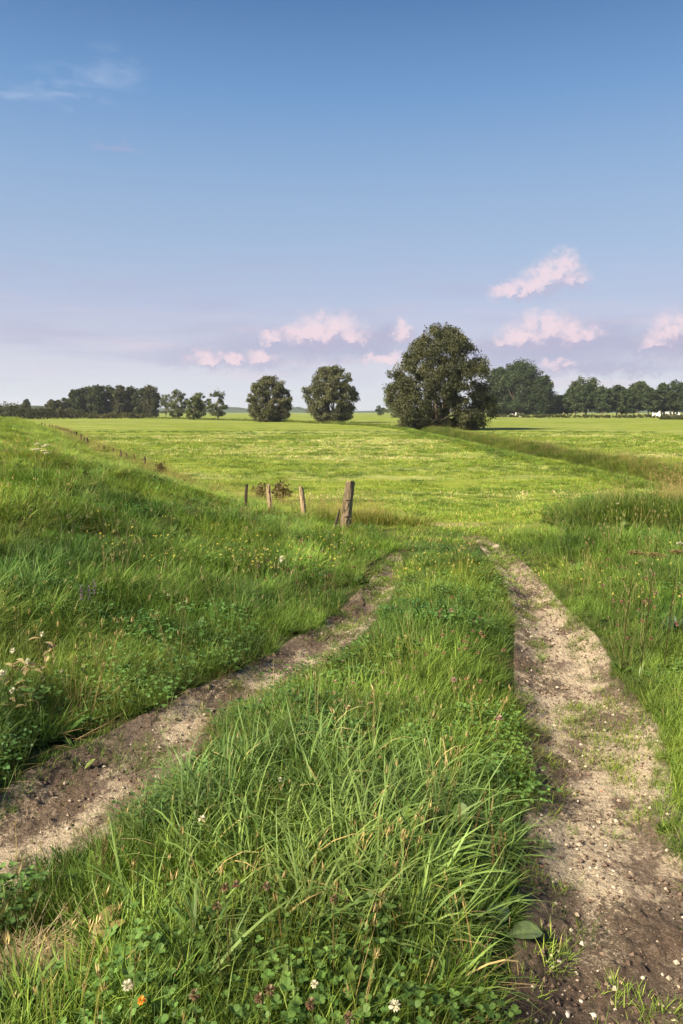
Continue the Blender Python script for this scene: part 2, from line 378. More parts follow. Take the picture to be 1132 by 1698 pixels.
# ------------------------------------------------------------------ blades and leaves (numpy)
def blades(base, azim, L, w, th0, kap, nseg=4, col=None, twist=None, fold=0):
    """ribbons: base (n,3), azimuth, length, width, start lean from vertical, curvature (rad over length)"""
    nB = len(L); s = np.linspace(0, 1, nseg+1)
    P = np.zeros((nB, nseg+1, 3)); P[:, 0] = base; ds = L/nseg
    kink = np.where(rng.random(nB) < (.14 if nseg > 3 and nB > 10 else 0), rng.uniform(.5, 1.6, nB), 0); kat = rng.integers(1, max(2, nseg), nB)
    for k in range(nseg):
        th = th0+kap*((k+.5)/nseg)**1.3+kink*(k >= kat)
        P[:, k+1, 0] = P[:, k, 0]+np.sin(th)*np.cos(azim)*ds
        P[:, k+1, 1] = P[:, k, 1]+np.sin(th)*np.sin(azim)*ds
        P[:, k+1, 2] = P[:, k, 2]+np.cos(th)*ds
    tw = (twist if twist is not None else np.zeros(nB))
    side = np.stack([-np.sin(azim+tw), np.cos(azim+tw), 0*azim], -1)
    prof = np.interp(s, [0, .25, .6, .85, 1], [.65, 1, .9, .5, .04])
    A = P+side[:, None]*(w[:, None]*prof)[:, :, None]/2; B = P-side[:, None]*(w[:, None]*prof)[:, :, None]/2
    V = np.stack([A, B], 2).reshape(-1, 3)
    st_ = (np.arange(nB)*(2*(nseg+1)))[:, None]+2*np.arange(nseg)[None]
    Q = np.stack([st_, st_+1, st_+3, st_+2], -1).reshape(-1, 4)
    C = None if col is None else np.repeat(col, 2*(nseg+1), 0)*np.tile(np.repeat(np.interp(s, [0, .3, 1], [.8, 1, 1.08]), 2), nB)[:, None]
    return V, Q, C
def gcol(nB, a=(.041,.092,.012), b=(.150,.212,.040), dryf=.06):
    t = rng.random((nB, 1)); c = np.array(a)*(1-t)+np.array(b)*t
    d = rng.random(nB) < dryf; c[d] = np.array([.30,.25,.12])*(.7+.6*rng.random((d.sum(), 1)))
    return c*(.85+.3*rng.random((nB, 1)))
def merge(parts):
    Vs, Qs, Cs, o = [], [], [], 0
    for V, Q, C in parts: Vs.append(V); Qs.append(Q+o); Cs.append(C); o += len(V)
    return np.concatenate(Vs), np.concatenate(Qs), np.concatenate(Cs)
def tuft(nB, rad, L, w, th=(.05, .5), kap=(.3, 1.4), nseg=4, **k):
    az_ = rng.random(nB)*2*math.pi; r = rad*np.sqrt(rng.random(nB))
    a0 = rng.random(nB)*2*math.pi
    base = np.stack([r*np.cos(a0), r*np.sin(a0), -.01+0*r], -1)
    az_ = np.where(rng.random(nB) < .6, a0+rng.normal(0, .6, nB), az_)
    return blades(base, az_, L[0]+(L[1]-L[0])*rng.random(nB)**1.3, w[0]+(w[1]-w[0])*rng.random(nB), th[0]+(th[1]-th[0])*rng.random(nB), kap[0]+(kap[1]-kap[0])*rng.random(nB), nseg, gcol(nB, **k), rng.normal(0, .5, nB))
def leafy(bases, azs, Ls, ws, ths, kaps, cols, prof, nseg=5, fold=.25):
    """broad leaves with a midrib fold: 3 vertices per row"""
    nB = len(Ls); s = np.linspace(0, 1, nseg+1); P = np.zeros((nB, nseg+1, 3)); P[:, 0] = bases; ds = Ls/nseg
    for k in range(nseg):
        th = ths+kaps*((k+.5)/nseg); P[:, k+1] = P[:, k]+np.stack([np.sin(th)*np.cos(azs), np.sin(th)*np.sin(azs), np.cos(th)], -1)*ds[:, None]
    side = np.stack([-np.sin(azs), np.cos(azs), 0*azs], -1); pr = np.interp(s, prof[0], prof[1])
    off = side[:, None]*(ws[:, None]*pr)[:, :, None]/2; up = np.zeros((nB, nseg+1, 3)); up[:, :, 2] = fold*(ws[:, None]*pr)/2
    V = np.stack([P+off+up, P, P-off+up], 2).reshape(-1, 3)
    st_ = (np.arange(nB)*3*(nseg+1))[:, None]+3*np.arange(nseg)[None]
    Q = np.concatenate([np.stack([st_+a, st_+a+1, st_+a+4, st_+a+3], -1).reshape(-1, 4) for a in (0, 1)])
    return V, Q, np.repeat(cols, 3*(nseg+1), 0)
OV = ([0, .1, .35, .65, .9, 1], [.12, .2, .85, 1, .55, .03]); LN = ([0, .2, .5, .8, 1], [.15, .55, 1, .6, .02]); RD = ([0, .25, .6, .9, 1], [.15, .75, 1, .7, .25])
def clover(nL, rad, h):
    parts = []
    for i in range(nL):
        a = rng.random()*6.28; r = rad*math.sqrt(rng.random()); hh = h*(.5+.6*rng.random()); p = np.array([r*math.cos(a), r*math.sin(a), 0])
        lean = rng.normal(0, .3, 2); top = p+np.array([lean[0]*hh, lean[1]*hh, hh])
        az_ = math.atan2(lean[1], lean[0]); th = math.hypot(*lean)
        parts.append(blades(p[None], np.array([az_]), np.array([math.hypot(hh, th*hh)]), np.array([.0018]), np.array([math.atan(th)]), np.array([0.]), 2, gcol(1, (.10,.15,.03), (.12,.18,.04), 0)))
        q = rng.random()*6.28; az3 = np.array([q, q+2.1, q+4.2]); s_ = .009+.007*rng.random(); t0 = 1.1+rng.normal(0, .25)
        c = gcol(1, (.05,.11,.025), (.095,.17,.045), 0).repeat(3, 0)
        parts.append(leafy(np.repeat(top[None], 3, 0), az3, np.full(3, s_), np.full(3, s_*1.05), t0+rng.normal(0, .15, 3), np.full(3, .3), c, RD, 3, .15))
    return merge(parts)
def rosette(nL, L, w, th=(.5, 1.1), prof=OV, ca=(.065,.13,.02), cb=(.12,.19,.035), kap=.6):
    a = np.arange(nL)*2.4+rng.random()*6; return leafy(np.zeros((nL, 3))+rng.normal(0, .004, (nL, 3)), a, L*(.6+.5*rng.random(nL)), w*(.7+.4*rng.random(nL)), th[0]+(th[1]-th[0])*rng.random(nL), kap*(.5+rng.random(nL)), gcol(nL, ca, cb, .03), prof, 6, .22)
def stalk(nS, L, head=True, spread=.03, ca=(.22,.17,.08), cb=(.34,.28,.15)):
    parts = []
    b = np.stack([rng.normal(0, spread, nS), rng.normal(0, spread, nS), 0*np.zeros(nS)], -1); a = rng.random(nS)*6.28
    l = L*(.7+.4*rng.random(nS)); th = .02+.2*rng.random(nS); kp = .1+.4*rng.random(nS); c = gcol(nS, ca, cb, 0)
    parts.append(blades(b, a, l, np.full(nS, .0022), th, kp, 5, c)); parts.append(blades(b, a, l, np.full(nS, .0022), th, kp, 5, c, np.full(nS, 1.57)))
    if head:
        for i in range(nS):
            P_ = b[i].copy(); ns = 5
            for k in range(ns): t_ = th[i]+kp[i]*((k+.5)/ns)**1.3; P_ = P_+np.array([math.sin(t_)*math.cos(a[i]), math.sin(t_)*math.sin(a[i]), math.cos(t_)])*l[i]/ns*(.82 if k == ns-1 else 1)
            m_ = 7; parts.append(blades(P_+rng.normal(0, .004, (m_, 3))+np.array([0, 0, .01])*rng.random((m_, 1)), rng.random(m_)*6.28, np.full(m_, .022)*(.7+.6*rng.random(m_)), np.full(m_, .004), .1+.5*rng.random(m_), np.full(m_, .1), 2, gcol(m_, ca, cb, 0)))
    return merge(parts)
protos = {}
def proto(key, data, mat=M_GRASS):
    me = mesh('proto_'+key, data[0], data[1], [mat], False, data[2]); protos.setdefault(key, []).append(me)
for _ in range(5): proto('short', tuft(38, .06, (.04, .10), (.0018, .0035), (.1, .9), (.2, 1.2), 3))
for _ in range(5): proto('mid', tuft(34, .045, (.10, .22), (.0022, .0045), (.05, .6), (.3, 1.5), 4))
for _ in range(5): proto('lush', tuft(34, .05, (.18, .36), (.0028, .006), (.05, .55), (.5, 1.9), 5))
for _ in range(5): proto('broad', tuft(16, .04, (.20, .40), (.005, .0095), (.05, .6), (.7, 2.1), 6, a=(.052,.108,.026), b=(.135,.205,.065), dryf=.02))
for _ in range(4): proto('clover', clover(16, .07, .11))
for _ in range(3): proto('rosette', rosette(9, .11, .034, ca=(.05,.10,.02), cb=(.10,.16,.035)))
for _ in range(2): proto('ribwort', rosette(10, .15, .018, (.35, 1.0), LN, (.045,.09,.02), (.085,.145,.03)))
for _ in range(3): proto('stalk', stalk(4, .34))
for _ in range(3): proto('herb', rosette(14, .05, .02, (.3, 1.2), OV, (.05,.11,.018), (.09,.16,.03)))
for _ in range(4): proto('patch', tuft(110, .16, (.09, .22), (.003, .006), (.05, .7), (.3, 1.4), 3))
for _ in range(4): proto('tallpatch', tuft(110, .18, (.18, .40), (.003, .006), (.05, .5), (.3, 1.3), 3))
for _ in range(4): proto('mown', tuft(120, .30, (.04, .11), (.005, .010), (.2, 1.1), (.1, .8), 2, dryf=.12))
for _ in range(3): proto('straw', tuft(60, .12, (.10, .30), (.0018, .0035), (1.1, 1.55), (-.1, .3), 3, a=(.26,.20,.10), b=(.42,.34,.2), dryf=0))
for _ in range(3): proto('plumes', stalk(14, .6, True, .12, (.20,.17,.07), (.32,.26,.13)))
for _ in range(3): proto('yellow', merge([stalk(3, .2, False, .03, (.08,.13,.02), (.1,.16,.03))]+[]))

_gn = {}
def scatter(name, key, pts, rotz, tilt, scl, tint, lab):
    """one object whose points carry tufts (geometry nodes)"""
    pts = np.asarray(pts, np.float32); k = len(pts)
    if k == 0: return
    me = bpy.data.meshes.new(name); me.vertices.add(k); me.vertices.foreach_set('co', pts.ravel())
    r = me.attributes.new('rot', 'FLOAT_VECTOR', 'POINT'); rv = np.zeros((k, 3), np.float32); rv[:, 0] = tilt[:, 0]; rv[:, 1] = tilt[:, 1]; rv[:, 2] = rotz; r.data.foreach_set('vector', rv.ravel())
    s = me.attributes.new('scl', 'FLOAT_VECTOR', 'POINT'); s.data.foreach_set('vector', np.asarray(scl, np.float32).ravel())
    t = me.attributes.new('tint', 'FLOAT_COLOR', 'POINT'); tv = np.ones((k, 4), np.float32); tv[:, :3] = tint; t.data.foreach_set('color', tv.ravel())
    me.materials.append(M_GRASS)
    o = link(name, me); tag(o, lab, kind='stuff')
    if key not in _gn:
        c = bpy.data.collections.new('tufts_'+key)
        for i, pm in enumerate(protos[key]): c.objects.link(bpy.data.objects.new('tuft_%s_%d' % (key, i), pm))
        ng = bpy.data.node_groups.new('scatter_'+key, 'GeometryNodeTree')
        ng.interface.new_socket('Geometry', in_out='INPUT', socket_type='NodeSocketGeometry'); ng.interface.new_socket('Geometry', in_out='OUTPUT', socket_type='NodeSocketGeometry')
        nn = ng.nodes; gi = nn.new('NodeGroupInput'); go = nn.new('NodeGroupOutput')
        ci = nn.new('GeometryNodeCollectionInfo'); ci.inputs[0].default_value = c; ci.inputs['Separate Children'].default_value = True; ci.inputs['Reset Children'].default_value = True
        ip = nn.new('GeometryNodeInstanceOnPoints'); ip.inputs['Pick Instance'].default_value = True
        ra = nn.new('GeometryNodeInputNamedAttribute'); ra.data_type = 'FLOAT_VECTOR'; ra.inputs[0].default_value = 'rot'
        er = nn.new('FunctionNodeEulerToRotation')
        sa = nn.new('GeometryNodeInputNamedAttribute'); sa.data_type = 'FLOAT_VECTOR'; sa.inputs[0].default_value = 'scl'
        rv_ = nn.new('FunctionNodeRandomValue'); rv_.data_type = 'INT'; rv_.inputs['Min'].default_value = 0 if False else 0
        for inp in rv_.inputs:
            if inp.type == 'INT' and inp.name == 'Max': inp.default_value = len(protos[key])-1
            if inp.type == 'INT' and inp.name == 'Min': inp.default_value = 0
        L = ng.links.new
        L(gi.outputs[0], ip.inputs['Points']); L(ci.outputs[0], ip.inputs['Instance']); L(ra.outputs[0], er.inputs[0]); L(er.outputs[0], ip.inputs['Rotation']); L(sa.outputs[0], ip.inputs['Scale'])
        L([q for q in rv_.outputs if q.type == 'INT'][0], ip.inputs['Instance Index']); L(ip.outputs[0], go.inputs[0]); _gn[key] = ng
    md = o.modifiers.new('scatter', 'NODES'); md.node_group = _gn[key]; return o

# ------------------------------------------------------------------ grass scatter
def wedge(y0, y1, dens, side=.50, pad=.7):
    """random points in the visible wedge, density per m2 given as function of y"""
    out = []
    ys = np.linspace(y0, y1, 60)
    for a, b in zip(ys[:-1], ys[1:]):
        ym = (a+b)/2; w = 2*(side*ym+pad); k = rng.poisson(w*(b-a)*dens(ym)); y = a+(b-a)*rng.random(k); out.append(np.stack([(rng.random(k)-.5)*w, y], -1))
    return np.concatenate(out)
def zones(p):
    x, y = p[:, 0], p[:, 1]; a = trk(TR, x, y); b = trk(TL, x, y); inn = np.maximum(a, b)+.22*(fbm(x*5, y*4, 3)-.5)+.16*(fbm(x*1.4+7, y*1.2, 2)-.5)
    bank = x < toe(y)
    lr = np.interp(y, TL[:, 0], TL[:, 2]); rl = np.interp(y, TR[:, 0], TR[:, 1]); rr = np.interp(y, TR[:, 0], TR[:, 2])
    mid = (x >= toe(y)) & (x < rl+.05); right = x >= rl
    return inn, bank, mid, right
def tintmap(x, y):
    q = fbm(x*.9+3, y*.9+1, 3)[:, None]; q2 = fbm(x*3+30, y*3, 2)[:, None]
    q = np.clip((q-.5)*1.9+.5, 0, 1); c = np.array([.62,.78,.78])*(1-q)+np.array([1.42,1.28,1.0])*q; c = c*(.62+.76*np.clip((q2-.5)*1.5+.5, 0, 1))
    return c*(.8+.4*rng.random((len(x), 1)))
def lay(name, key, p, sc, lab, lean=None, tint=None, tiltsd=.12, vs=1.0):
    k = len(p)
    if k == 0: return
    z = zg(p[:, 0], p[:, 1]); pts = np.stack([p[:, 0], p[:, 1], z], -1)
    tl = rng.normal(0, tiltsd, (k, 2))
    if lean is not None: tl = tl+lean
    s = (sc if isinstance(sc, np.ndarray) else np.full(k, sc))*(.8+.4*rng.random(k))
    S = np.stack([s, s, s*vs*(.7+.6*rng.random(k))], -1)
    # tilt is applied after the turn about z (XYZ euler: x, y first) so rotate the tilt into the tuft frame
    rz = rng.random(k)*2*math.pi
    tx = tl[:, 0]*np.cos(rz)+tl[:, 1]*np.sin(rz); ty = -tl[:, 0]*np.sin(rz)+tl[:, 1]*np.cos(rz)
    t = tintmap(p[:, 0], p[:, 1]) if tint is None else tint
    scatter(name, key, pts, rz, np.stack([tx, ty], -1), S, t, lab)
def leanfield(p, amp=.35):
    a = fbm(p[:, 0]*.8+11, p[:, 1]*.8+7, 2)*12; return np.stack([np.cos(a), np.sin(a)], -1)*amp
# a) left bank
p = wedge(1.2, 14, lambda y: min(900, 9000/y**2+60)); inn, bank, mid, right = zones(p); s_ = bank & (inn < -.08); p1 = p[s_]
h = .42+.62*np.clip((fbm(p1[:, 0]*1.7, p1[:, 1]*1.9, 3)-.5)*1.8+.5, 0, 1); h = h*(1-.30*smooth01((p1[:, 1]-7)/4)); u = rng.random(len(p1)); clump = fbm(p1[:, 0]*1.1+60, p1[:, 1]*1.1, 2)
edge = np.clip((toe(p1[:, 1])-p1[:, 0])/.5, 0, 1)
def leanto(p1, edge, amp): L_ = leanfield(p1, .3); L_[:, 1] += (1-edge)*amp; return L_     # droop over the track edge (+x)
bt = tintmap(p1[:, 0], p1[:, 1])*(1.0+.28*smooth01((p1[:, 1]-4.5)/3))[:, None]
lb = 'tall lush green grass on the left bank'
k1 = (u < .55)&(clump > .35); lay('bank_grass', 'lush', p1[k1], (h*(.65+.35*edge))[k1], lb, leanto(p1[k1], edge[k1], .4), bt[k1])
k1 = (u >= .55)|(clump <= .35); lay('bank_grass', 'mid', p1[k1], (1.15*h)[k1], lb, leanto(p1[k1], edge[k1], .3), bt[k1])
q = p1[(rng.random(len(p1)) < .06)]; lay('bank_thatch', 'straw', q, .9, 'dead brown thatch between the grass of the bank', None, np.ones((len(q), 3))*np.array([.8,.72,.6]))
q = p1[(rng.random(len(p1)) < .05)]; lay('bank_herbs', 'rosette', q, 1.1, 'small broad leaves among the grass of the bank')
q = p1[(rng.random(len(p1)) < .06)&(clump < .5)]; lay('bank_clover', 'clover', q, 1.3, 'clover leaves growing through the bank grass')
q = p1[(rng.random(len(p1)) < .02)]; lay('bank_stalks', 'stalk', q, 1.0, 'thin dry seed stalks standing in the bank grass')
# bank further off
p = wedge(11, 130, lambda y: 7000/y**2+5, pad=1.5); d = toe(p[:, 1])-p[:, 0]; p1 = p[(d > .25)&(d < 12)]
lay('far_bank_grass', 'tallpatch', p1, np.clip(.8+p1[:, 1]/60, .8, 2.2)*.8, 'long grass along the receding bank', leanfield(p1, .2), tintmap(p1[:, 0], p1[:, 1])*np.array([1.3,1.25,1.05]), vs=.42)
# b) middle strip
p = wedge(1.0, 10.2, lambda y: min(1000, 12000/y**2+80), side=.45); inn, bank, mid, right = zones(p); s0 = hitg(50, 1625); s_ = (~bank) & mid & (inn < -.06) & ~((np.hypot((p[:, 0]-s0.x)/.2, (p[:, 1]-s0.y)/.16) < 1) & (rng.random(len(p)) < .85)); p1 = p[s_]
u = rng.random(len(p1)); cl = fbm(p1[:, 0]*1.5+90, p1[:, 1]*1.1+4, 2); ed = np.clip(-inn[s_]/.35, 0, 1); fade = 1-smooth01((p1[:, 1]-6.5)/3.5)
hh = (.55+.45*ed)*(.35+.65*fade)
bc = hitg(640, 1440); broadz = np.clip(1.6-np.hypot((p1[:, 0]-bc.x)/.42, (p1[:, 1]-bc.y)/.75)+(cl-.5)*2.5, 0, 1)*smooth01((5.4-p1[:, 1])/1.5)
lab_ = 'grass of the strip between the wheel tracks'
rj = np.interp(p1[:, 1], TR[:, 0], TR[:, 1]); er = np.clip((rj-p1[:, 0])/.5, 0, 1)
def leanmid(k): L_ = leanfield(p1[k], .28); L_[:, 1] += (1-er[k])*.45; return L_
k1 = (u < .30)|((u < .52)&(broadz < .4)); lay('strip_grass', 'mid', p1[k1], (1.0*hh)[k1], lab_, leanmid(k1))
k1 = (u >= .30)&(u < .30+.36*broadz); lay('strip_broad_grass', 'broad', p1[k1], (.88*hh)[k1], 'broad arching grass blades in the middle strip', leanmid(k1))
clv = fbm(p1[:, 0]*2.6+15, p1[:, 1]*2.6+8, 2); k1 = (u >= .68)&(u < .80)&(broadz < .6)&(clv > .47); lay('strip_clover', 'clover', p1[k1], (1.15*(.6+.4*fade))[k1], 'clover patches in the middle strip')
k1 = (u >= .995)|((u > .60)&(u < .635)); lay('strip_thatch', 'straw', p1[k1], .75, 'dead brown thatch between the grass of the strip', None, np.ones((k1.sum(), 3))*np.array([.75,.68,.6]))
k1 = ((u >= .80)&(u < .90))|((u >= .68)&(u < .80)&(clv <= .47)); lay('strip_fine_grass', 'short', p1[k1], (1.6*hh)[k1], lab_, leanmid(k1))
k1 = (u >= .90)&(u < .90+.035*(1-.5*broadz)); lay('strip_rosettes', 'rosette', p1[k1], 1.0*hh[k1], 'broad leaf rosettes in the middle strip')
k1 = (u >= .94)&(u < .955); lay('strip_ribwort', 'ribwort', p1[k1], (1.1*hh)[k1], 'long narrow plantain leaves in the middle strip')
k1 = (u >= .955)&(u < .965); lay('strip_stalks', 'stalk', p1[k1], (.85*hh)[k1], 'thin brown seed stalks in the middle strip')
k1 = (u >= .965)&(u < .995)&(broadz < .5); lay('strip_herbs', 'herb', p1[k1], 1.2*hh[k1], 'small leafy herbs in the middle strip')
# c) right verge
p = wedge(1.2, 15.5, lambda y: min(800, 9000/y**2+60)); inn, bank, mid, right = zones(p)
rr_ = np.interp(p[:, 1], TR[:, 0], TR[:, 2], right=np.nan); rr_ = np.where(p[:, 1] > TR[-1, 0], .29*p[:, 1]-.3, rr_)+.30*(fbm(p[:, 0]*0+p[:, 1]*2.2, p[:, 0]*1.5, 3)-.5)-.06
isl = np.hypot((p[:, 0]-1.42)/.18, (p[:, 1]-2.72)/.30) < 1
s_ = ((p[:, 0] > rr_)&(inn < .03))|isl; p1 = p[s_]; ed = np.where(isl[s_], .2, np.clip((p1[:, 0]-rr_[s_])/.8, 0, 1)); u = rng.random(len(p1)); cl = fbm(p1[:, 0]*1.3+9, p1[:, 1]*1.3+40, 2)
sz = .45+.55*ed; ln = leanfield(p1, .28); ln[:, 1] -= (1-ed)*.25
lab_ = 'grass of the right verge'
k1 = (u < .5); lay('verge_grass', 'mid', p1[k1], (.95*sz)[k1], lab_, ln[k1])
k1 = (u > .5)&(u < .72)&(cl > .45); lay('verge_long_grass', 'lush', p1[k1], (.75*sz)[k1], lab_, ln[k1])
k1 = (u > .72)&(u < .84); lay('verge_fine_grass', 'short', p1[k1], (1.6*sz)[k1], lab_, ln[k1])
k1 = (u > .84)&(u < .88)&(cl < .55); lay('verge_clover', 'clover', p1[k1], (1.1*sz)[k1], 'clover leaves in the right verge')
k1 = (u > .89)&(u < .915); lay('verge_rosettes', 'rosette', p1[k1], (1.0*sz)[k1], 'small broad leaves in the right verge')
k1 = (u > .92)&(u < .945)&(p1[:, 1] > 4.5); lay('verge_stalks', 'stalk', p1[k1], .95, 'brown seed stalks standing in the right verge')
# d) thin tufts on the tracks
p = wedge(1.2, 10.5, lambda y: min(420, 2400/y+20)); inn, *_r = zones(p); f_ = fbm(p[:, 0]*3.2+5, p[:, 1]*2.2+5, 3)
pr = np.where(inn > 0, np.clip((f_-.53)*3.2, 0, .5)+.42*(1-smooth01(inn/.22)), 0)+smooth01((p[:, 1]-6.8)/2.5)*(inn > 0)*.5+smooth01((p[:, 1]-6.6)/1.6)*(p[:, 0] < .9)*.7
p1 = p[(rng.random(len(p)) < pr)&(inn > 0)]
lay('track_grass', 'short', p1, .75, 'thin low grass tufts creeping over the wheel tracks', None, tintmap(p1[:, 0], p1[:, 1])*np.array([1.2,1.1,1.0]))
# e) mown field and short grass of the gateway
p = wedge(7.0, 75, lambda y: 5200/y**2+5, pad=2); inn, bank, mid, right = zones(p); dd, sds, tts = pdist(p[:, 0], p[:, 1], DITCH)
rr_ = np.interp(p[:, 1], TR[:, 0], TR[:, 2]); rr_ = np.where(p[:, 1] > TR[-1, 0], .29*p[:, 1]-.3, rr_)
drm = np.zeros(len(p), bool)
for px_, py_, rx_, ry_ in [(738,869,.85,.75), (655,862,.5,.5), (790,905,.3,.5)]:
    q_ = onplane(px_, py_, -.15); drm |= (np.hypot((p[:, 0]-q_[0])/rx_, (p[:, 1]-q_[1])/ry_)+.9*(fbm(p[:, 0]*5, p[:, 1]*5, 3)-.5) < .95)
ok = (~drm | (rng.random(len(p)) < .12))&(~bank)&(inn < 0)&(dd > 1.2)&~((p[:, 0] > rr_+.3)&(p[:, 1] < 14)); p1 = p[ok]
f_ = fbm(p1[:, 0]*.5, p1[:, 1]*1.0, 3); k1 = rng.random(len(p1)) < np.clip((f_-.30)*2.6, .12, 1)
p1 = p1[k1]; sw = smooth01((fbm(p1[:, 0]*.10+20, p1[:, 1]*.45, 3)-.50)/.13)[:, None]; dk_ = smooth01((fbm(p1[:, 0]*.9+70, p1[:, 1]*1.6, 2)-.60)/.12)[:, None]
tn = np.array([1.65,1.6,1.0])*(1-sw)+np.array([3.5,2.6,4.2])*sw; tn = tn*(1-dk_)+np.array([.75,.88,.7])*dk_
lay('mown_grass', 'mown', p1, np.clip(.55+p1[:, 1]/45, .6, 1.8), 'short mown grass of the hay field', None, tn*(.85+.3*rng.random((len(p1), 1))), .15, vs=.75)
# darker clumps standing a little higher
p = wedge(15, 90, lambda y: 60/y+.15, pad=2); dd, s2, t2 = pdist(p[:, 0], p[:, 1], DITCH); p = p[(p[:, 0] > toe(p[:, 1])+.5)&(dd > 2)]; f_ = fbm(p[:, 0]*.15, p[:, 1]*.2+50, 2); p = p[f_ > .45]
lay('field_clumps', 'patch', p, np.clip(.6+p[:, 1]/70, .6, 1.6), 'darker grass clumps left standing in the mown field', None, np.array([.75,.9,.8])*np.ones((len(p), 3)), vs=.55)
# f) fence line: long pale grass
ys = 11.5+95*rng.random(2600)**1.9; xs = toe(ys)+rng.normal(-.15, .35+.004*ys, len(ys)); p1 = np.stack([xs, ys], -1)
tn = np.where((fbm(xs*.4, ys*.4, 2) > .5)[:, None], np.array([1.7,1.35,1.3]), np.array([1.15,1.1,.95]))
lay('fence_line_grass', 'tallpatch', p1, np.clip(.7+ys/70, .7, 1.8), 'long pale grass along the fence line', leanfield(p1, .15), tn, vs=np.where(ys < 19, .72, .48))
k1 = rng.random(len(p1)) < .15; lay('fence_line_plumes', 'plumes', p1[k1], np.clip(.55+ys[k1]/160, .5, 1.0), 'tan grass plumes along the fence line', None, np.ones((k1.sum(), 3))*np.array([1.5,1.4,1.2]))
# g) ditch banks
seg = np.cumsum(np.r_[0, np.hypot(*np.diff(DITCH, axis=0).T)])
def along(k, power=1.0, smax=None, smin=0):
    s = smin+(smax-smin)*rng.random(k)**power; return np.stack([np.interp(s, seg, DITCH[:, 0]), np.interp(s, seg, DITCH[:, 1])], -1), s
smax = seg[8]
c0, s = along(5200, 1.35, smax); dv = DITCH[7]-DITCH[1]; dv = dv/np.linalg.norm(dv); nrm = np.array([dv[1], -dv[0]])      # nrm points to the far/right side
off = rng.normal(1.05, .42, len(c0)); p1 = c0+nrm*off[:, None]
mxd = np.clip((fbm(p1[:, 0]*.9, p1[:, 1]*.9, 3)[:, None]-.5)*2+.5, 0, 1); tn = np.array([.6,.66,.5])*(1-mxd)+np.array([1.25,1.15,.85])*mxd
lay('ditch_far_bank_grass', 'tallpatch', p1, np.clip(.8+p1[:, 1]/70, .8, 1.9)*(.6+.8*fbm(p1[:, 0]*1.3, p1[:, 1]*1.3, 2)), 'brownish tall grass on the far bank of the ditch', None, tn*(.6+.8*rng.random((len(p1), 1))), vs=.75)
k1 = rng.random(len(p1)) < .22; lay('ditch_plumes', 'plumes', p1[k1], .9, 'brown grass plumes in the ditch', None, np.ones((k1.sum(), 3))*np.array([.9,.75,.7]))
c0, s = along(4200, 1.35, smax); off = rng.normal(-1.35, .42, len(c0)); p1 = c0+nrm*off[:, None]
lay('ditch_near_bank_grass', 'tallpatch', p1, np.clip(.65+p1[:, 1]/80, .65, 1.6), 'green grass on the near bank of the ditch', None, tintmap(p1[:, 0], p1[:, 1])*np.array([1.1,1.1,.95]), vs=.45)
c0, s = along(1500, 1.2, smax); p1 = c0+nrm*rng.normal(0, .4, len(c0))[:, None]
lay('ditch_bottom_grass', 'tallpatch', p1, 1.1, 'dark rank growth in the ditch bottom', None, np.ones((len(p1), 3))*np.array([.7,.62,.5]))
c0, s = along(2200, 1.0, seg[-2], seg[8]); p1 = c0+rng.normal(0, 1.2, c0.shape)
lay('far_ditch_grass', 'tallpatch', p1, 2.2, 'long grass on the ditch beyond the field', None, tintmap(p1[:, 0], p1[:, 1])*np.array([.95,.85,.8]), vs=.7)
# h) rank knoll on the right, tall weeds with dry stems
kn = hitg(1055, 868)
p1 = np.stack([kn.x+.75+rng.normal(0, .85, 2000), kn.y+rng.normal(0.3, .50, 2000)], -1)
p1 = p1[(np.abs(p1[:, 0]-kn.x-.75) < 1.7)]; lay('knoll_grass', 'lush', p1, 1.0, 'dark tall rank grass on the knoll by the ditch', leanfield(p1, .2), np.ones((len(p1), 3))*np.array([.75,.72,.5])*(.45+1.1*rng.random((len(p1), 1))))
p2 = np.stack([kn.x+1.2+rng.normal(0, .9, 420), kn.y+rng.normal(.7, .6, 420)], -1)
lay('knoll_herbs', 'herb', p1[:700], 3.2, 'dark leafy weeds on the knoll by the ditch', None, np.ones((700, 3))*np.array([.6,.6,.45]))
p2 = p2+[.5, .5]; lay('knoll_dry_stems', 'plumes', p2[:110], .85, 'pale dry grass stems on the knoll by the ditch', leanfield(p2[:110], .25), np.ones((110, 3))*np.array([1.2,1.1,.95]))
# i) straw at bottom left corner
o_ = hitg(55, 1610); p1 = np.stack([o_.x+rng.normal(0, .13, 60), o_.y+rng.normal(0, .11, 60)], -1)
lay('straw_litter', 'straw', p1, .8, 'flattened dry straw at the lower left corner', None, np.ones((60, 3)), .1)


# ------------------------------------------------------------------ trees
def tube(path, rad, sides=7):
    path = np.asarray(path, float); k = len(path); t = np.gradient(path, axis=0); t /= np.linalg.norm(t, axis=1)[:, None]+1e-9
    ref = np.where(np.abs(t[:, 2:3]) > .9, [[1., 0, 0]], [[0, 0, 1.]]); u = np.cross(t, ref); u /= np.linalg.norm(u, axis=1)[:, None]; v = np.cross(t, u)
    a = np.linspace(0, 2*math.pi, sides, endpoint=False)
    V = path[:, None]+np.asarray(rad)[:, None, None]*(np.cos(a)[None, :, None]*u[:, None]+np.sin(a)[None, :, None]*v[:, None])
    i = np.arange(k-1)[:, None]*sides+np.arange(sides)[None]; j = np.arange(k-1)[:, None]*sides+(np.arange(sides)[None]+1) % sides
    return V.reshape(-1, 3), np.stack([i, j, j+sides, i+sides], -1).reshape(-1, 4)
def mtubes(L):
    Vs, Qs, o = [], [], 0
    for V, Q in L: Vs.append(V); Qs.append(Q+o); o += len(V)
    return np.concatenate(Vs), np.concatenate(Qs)
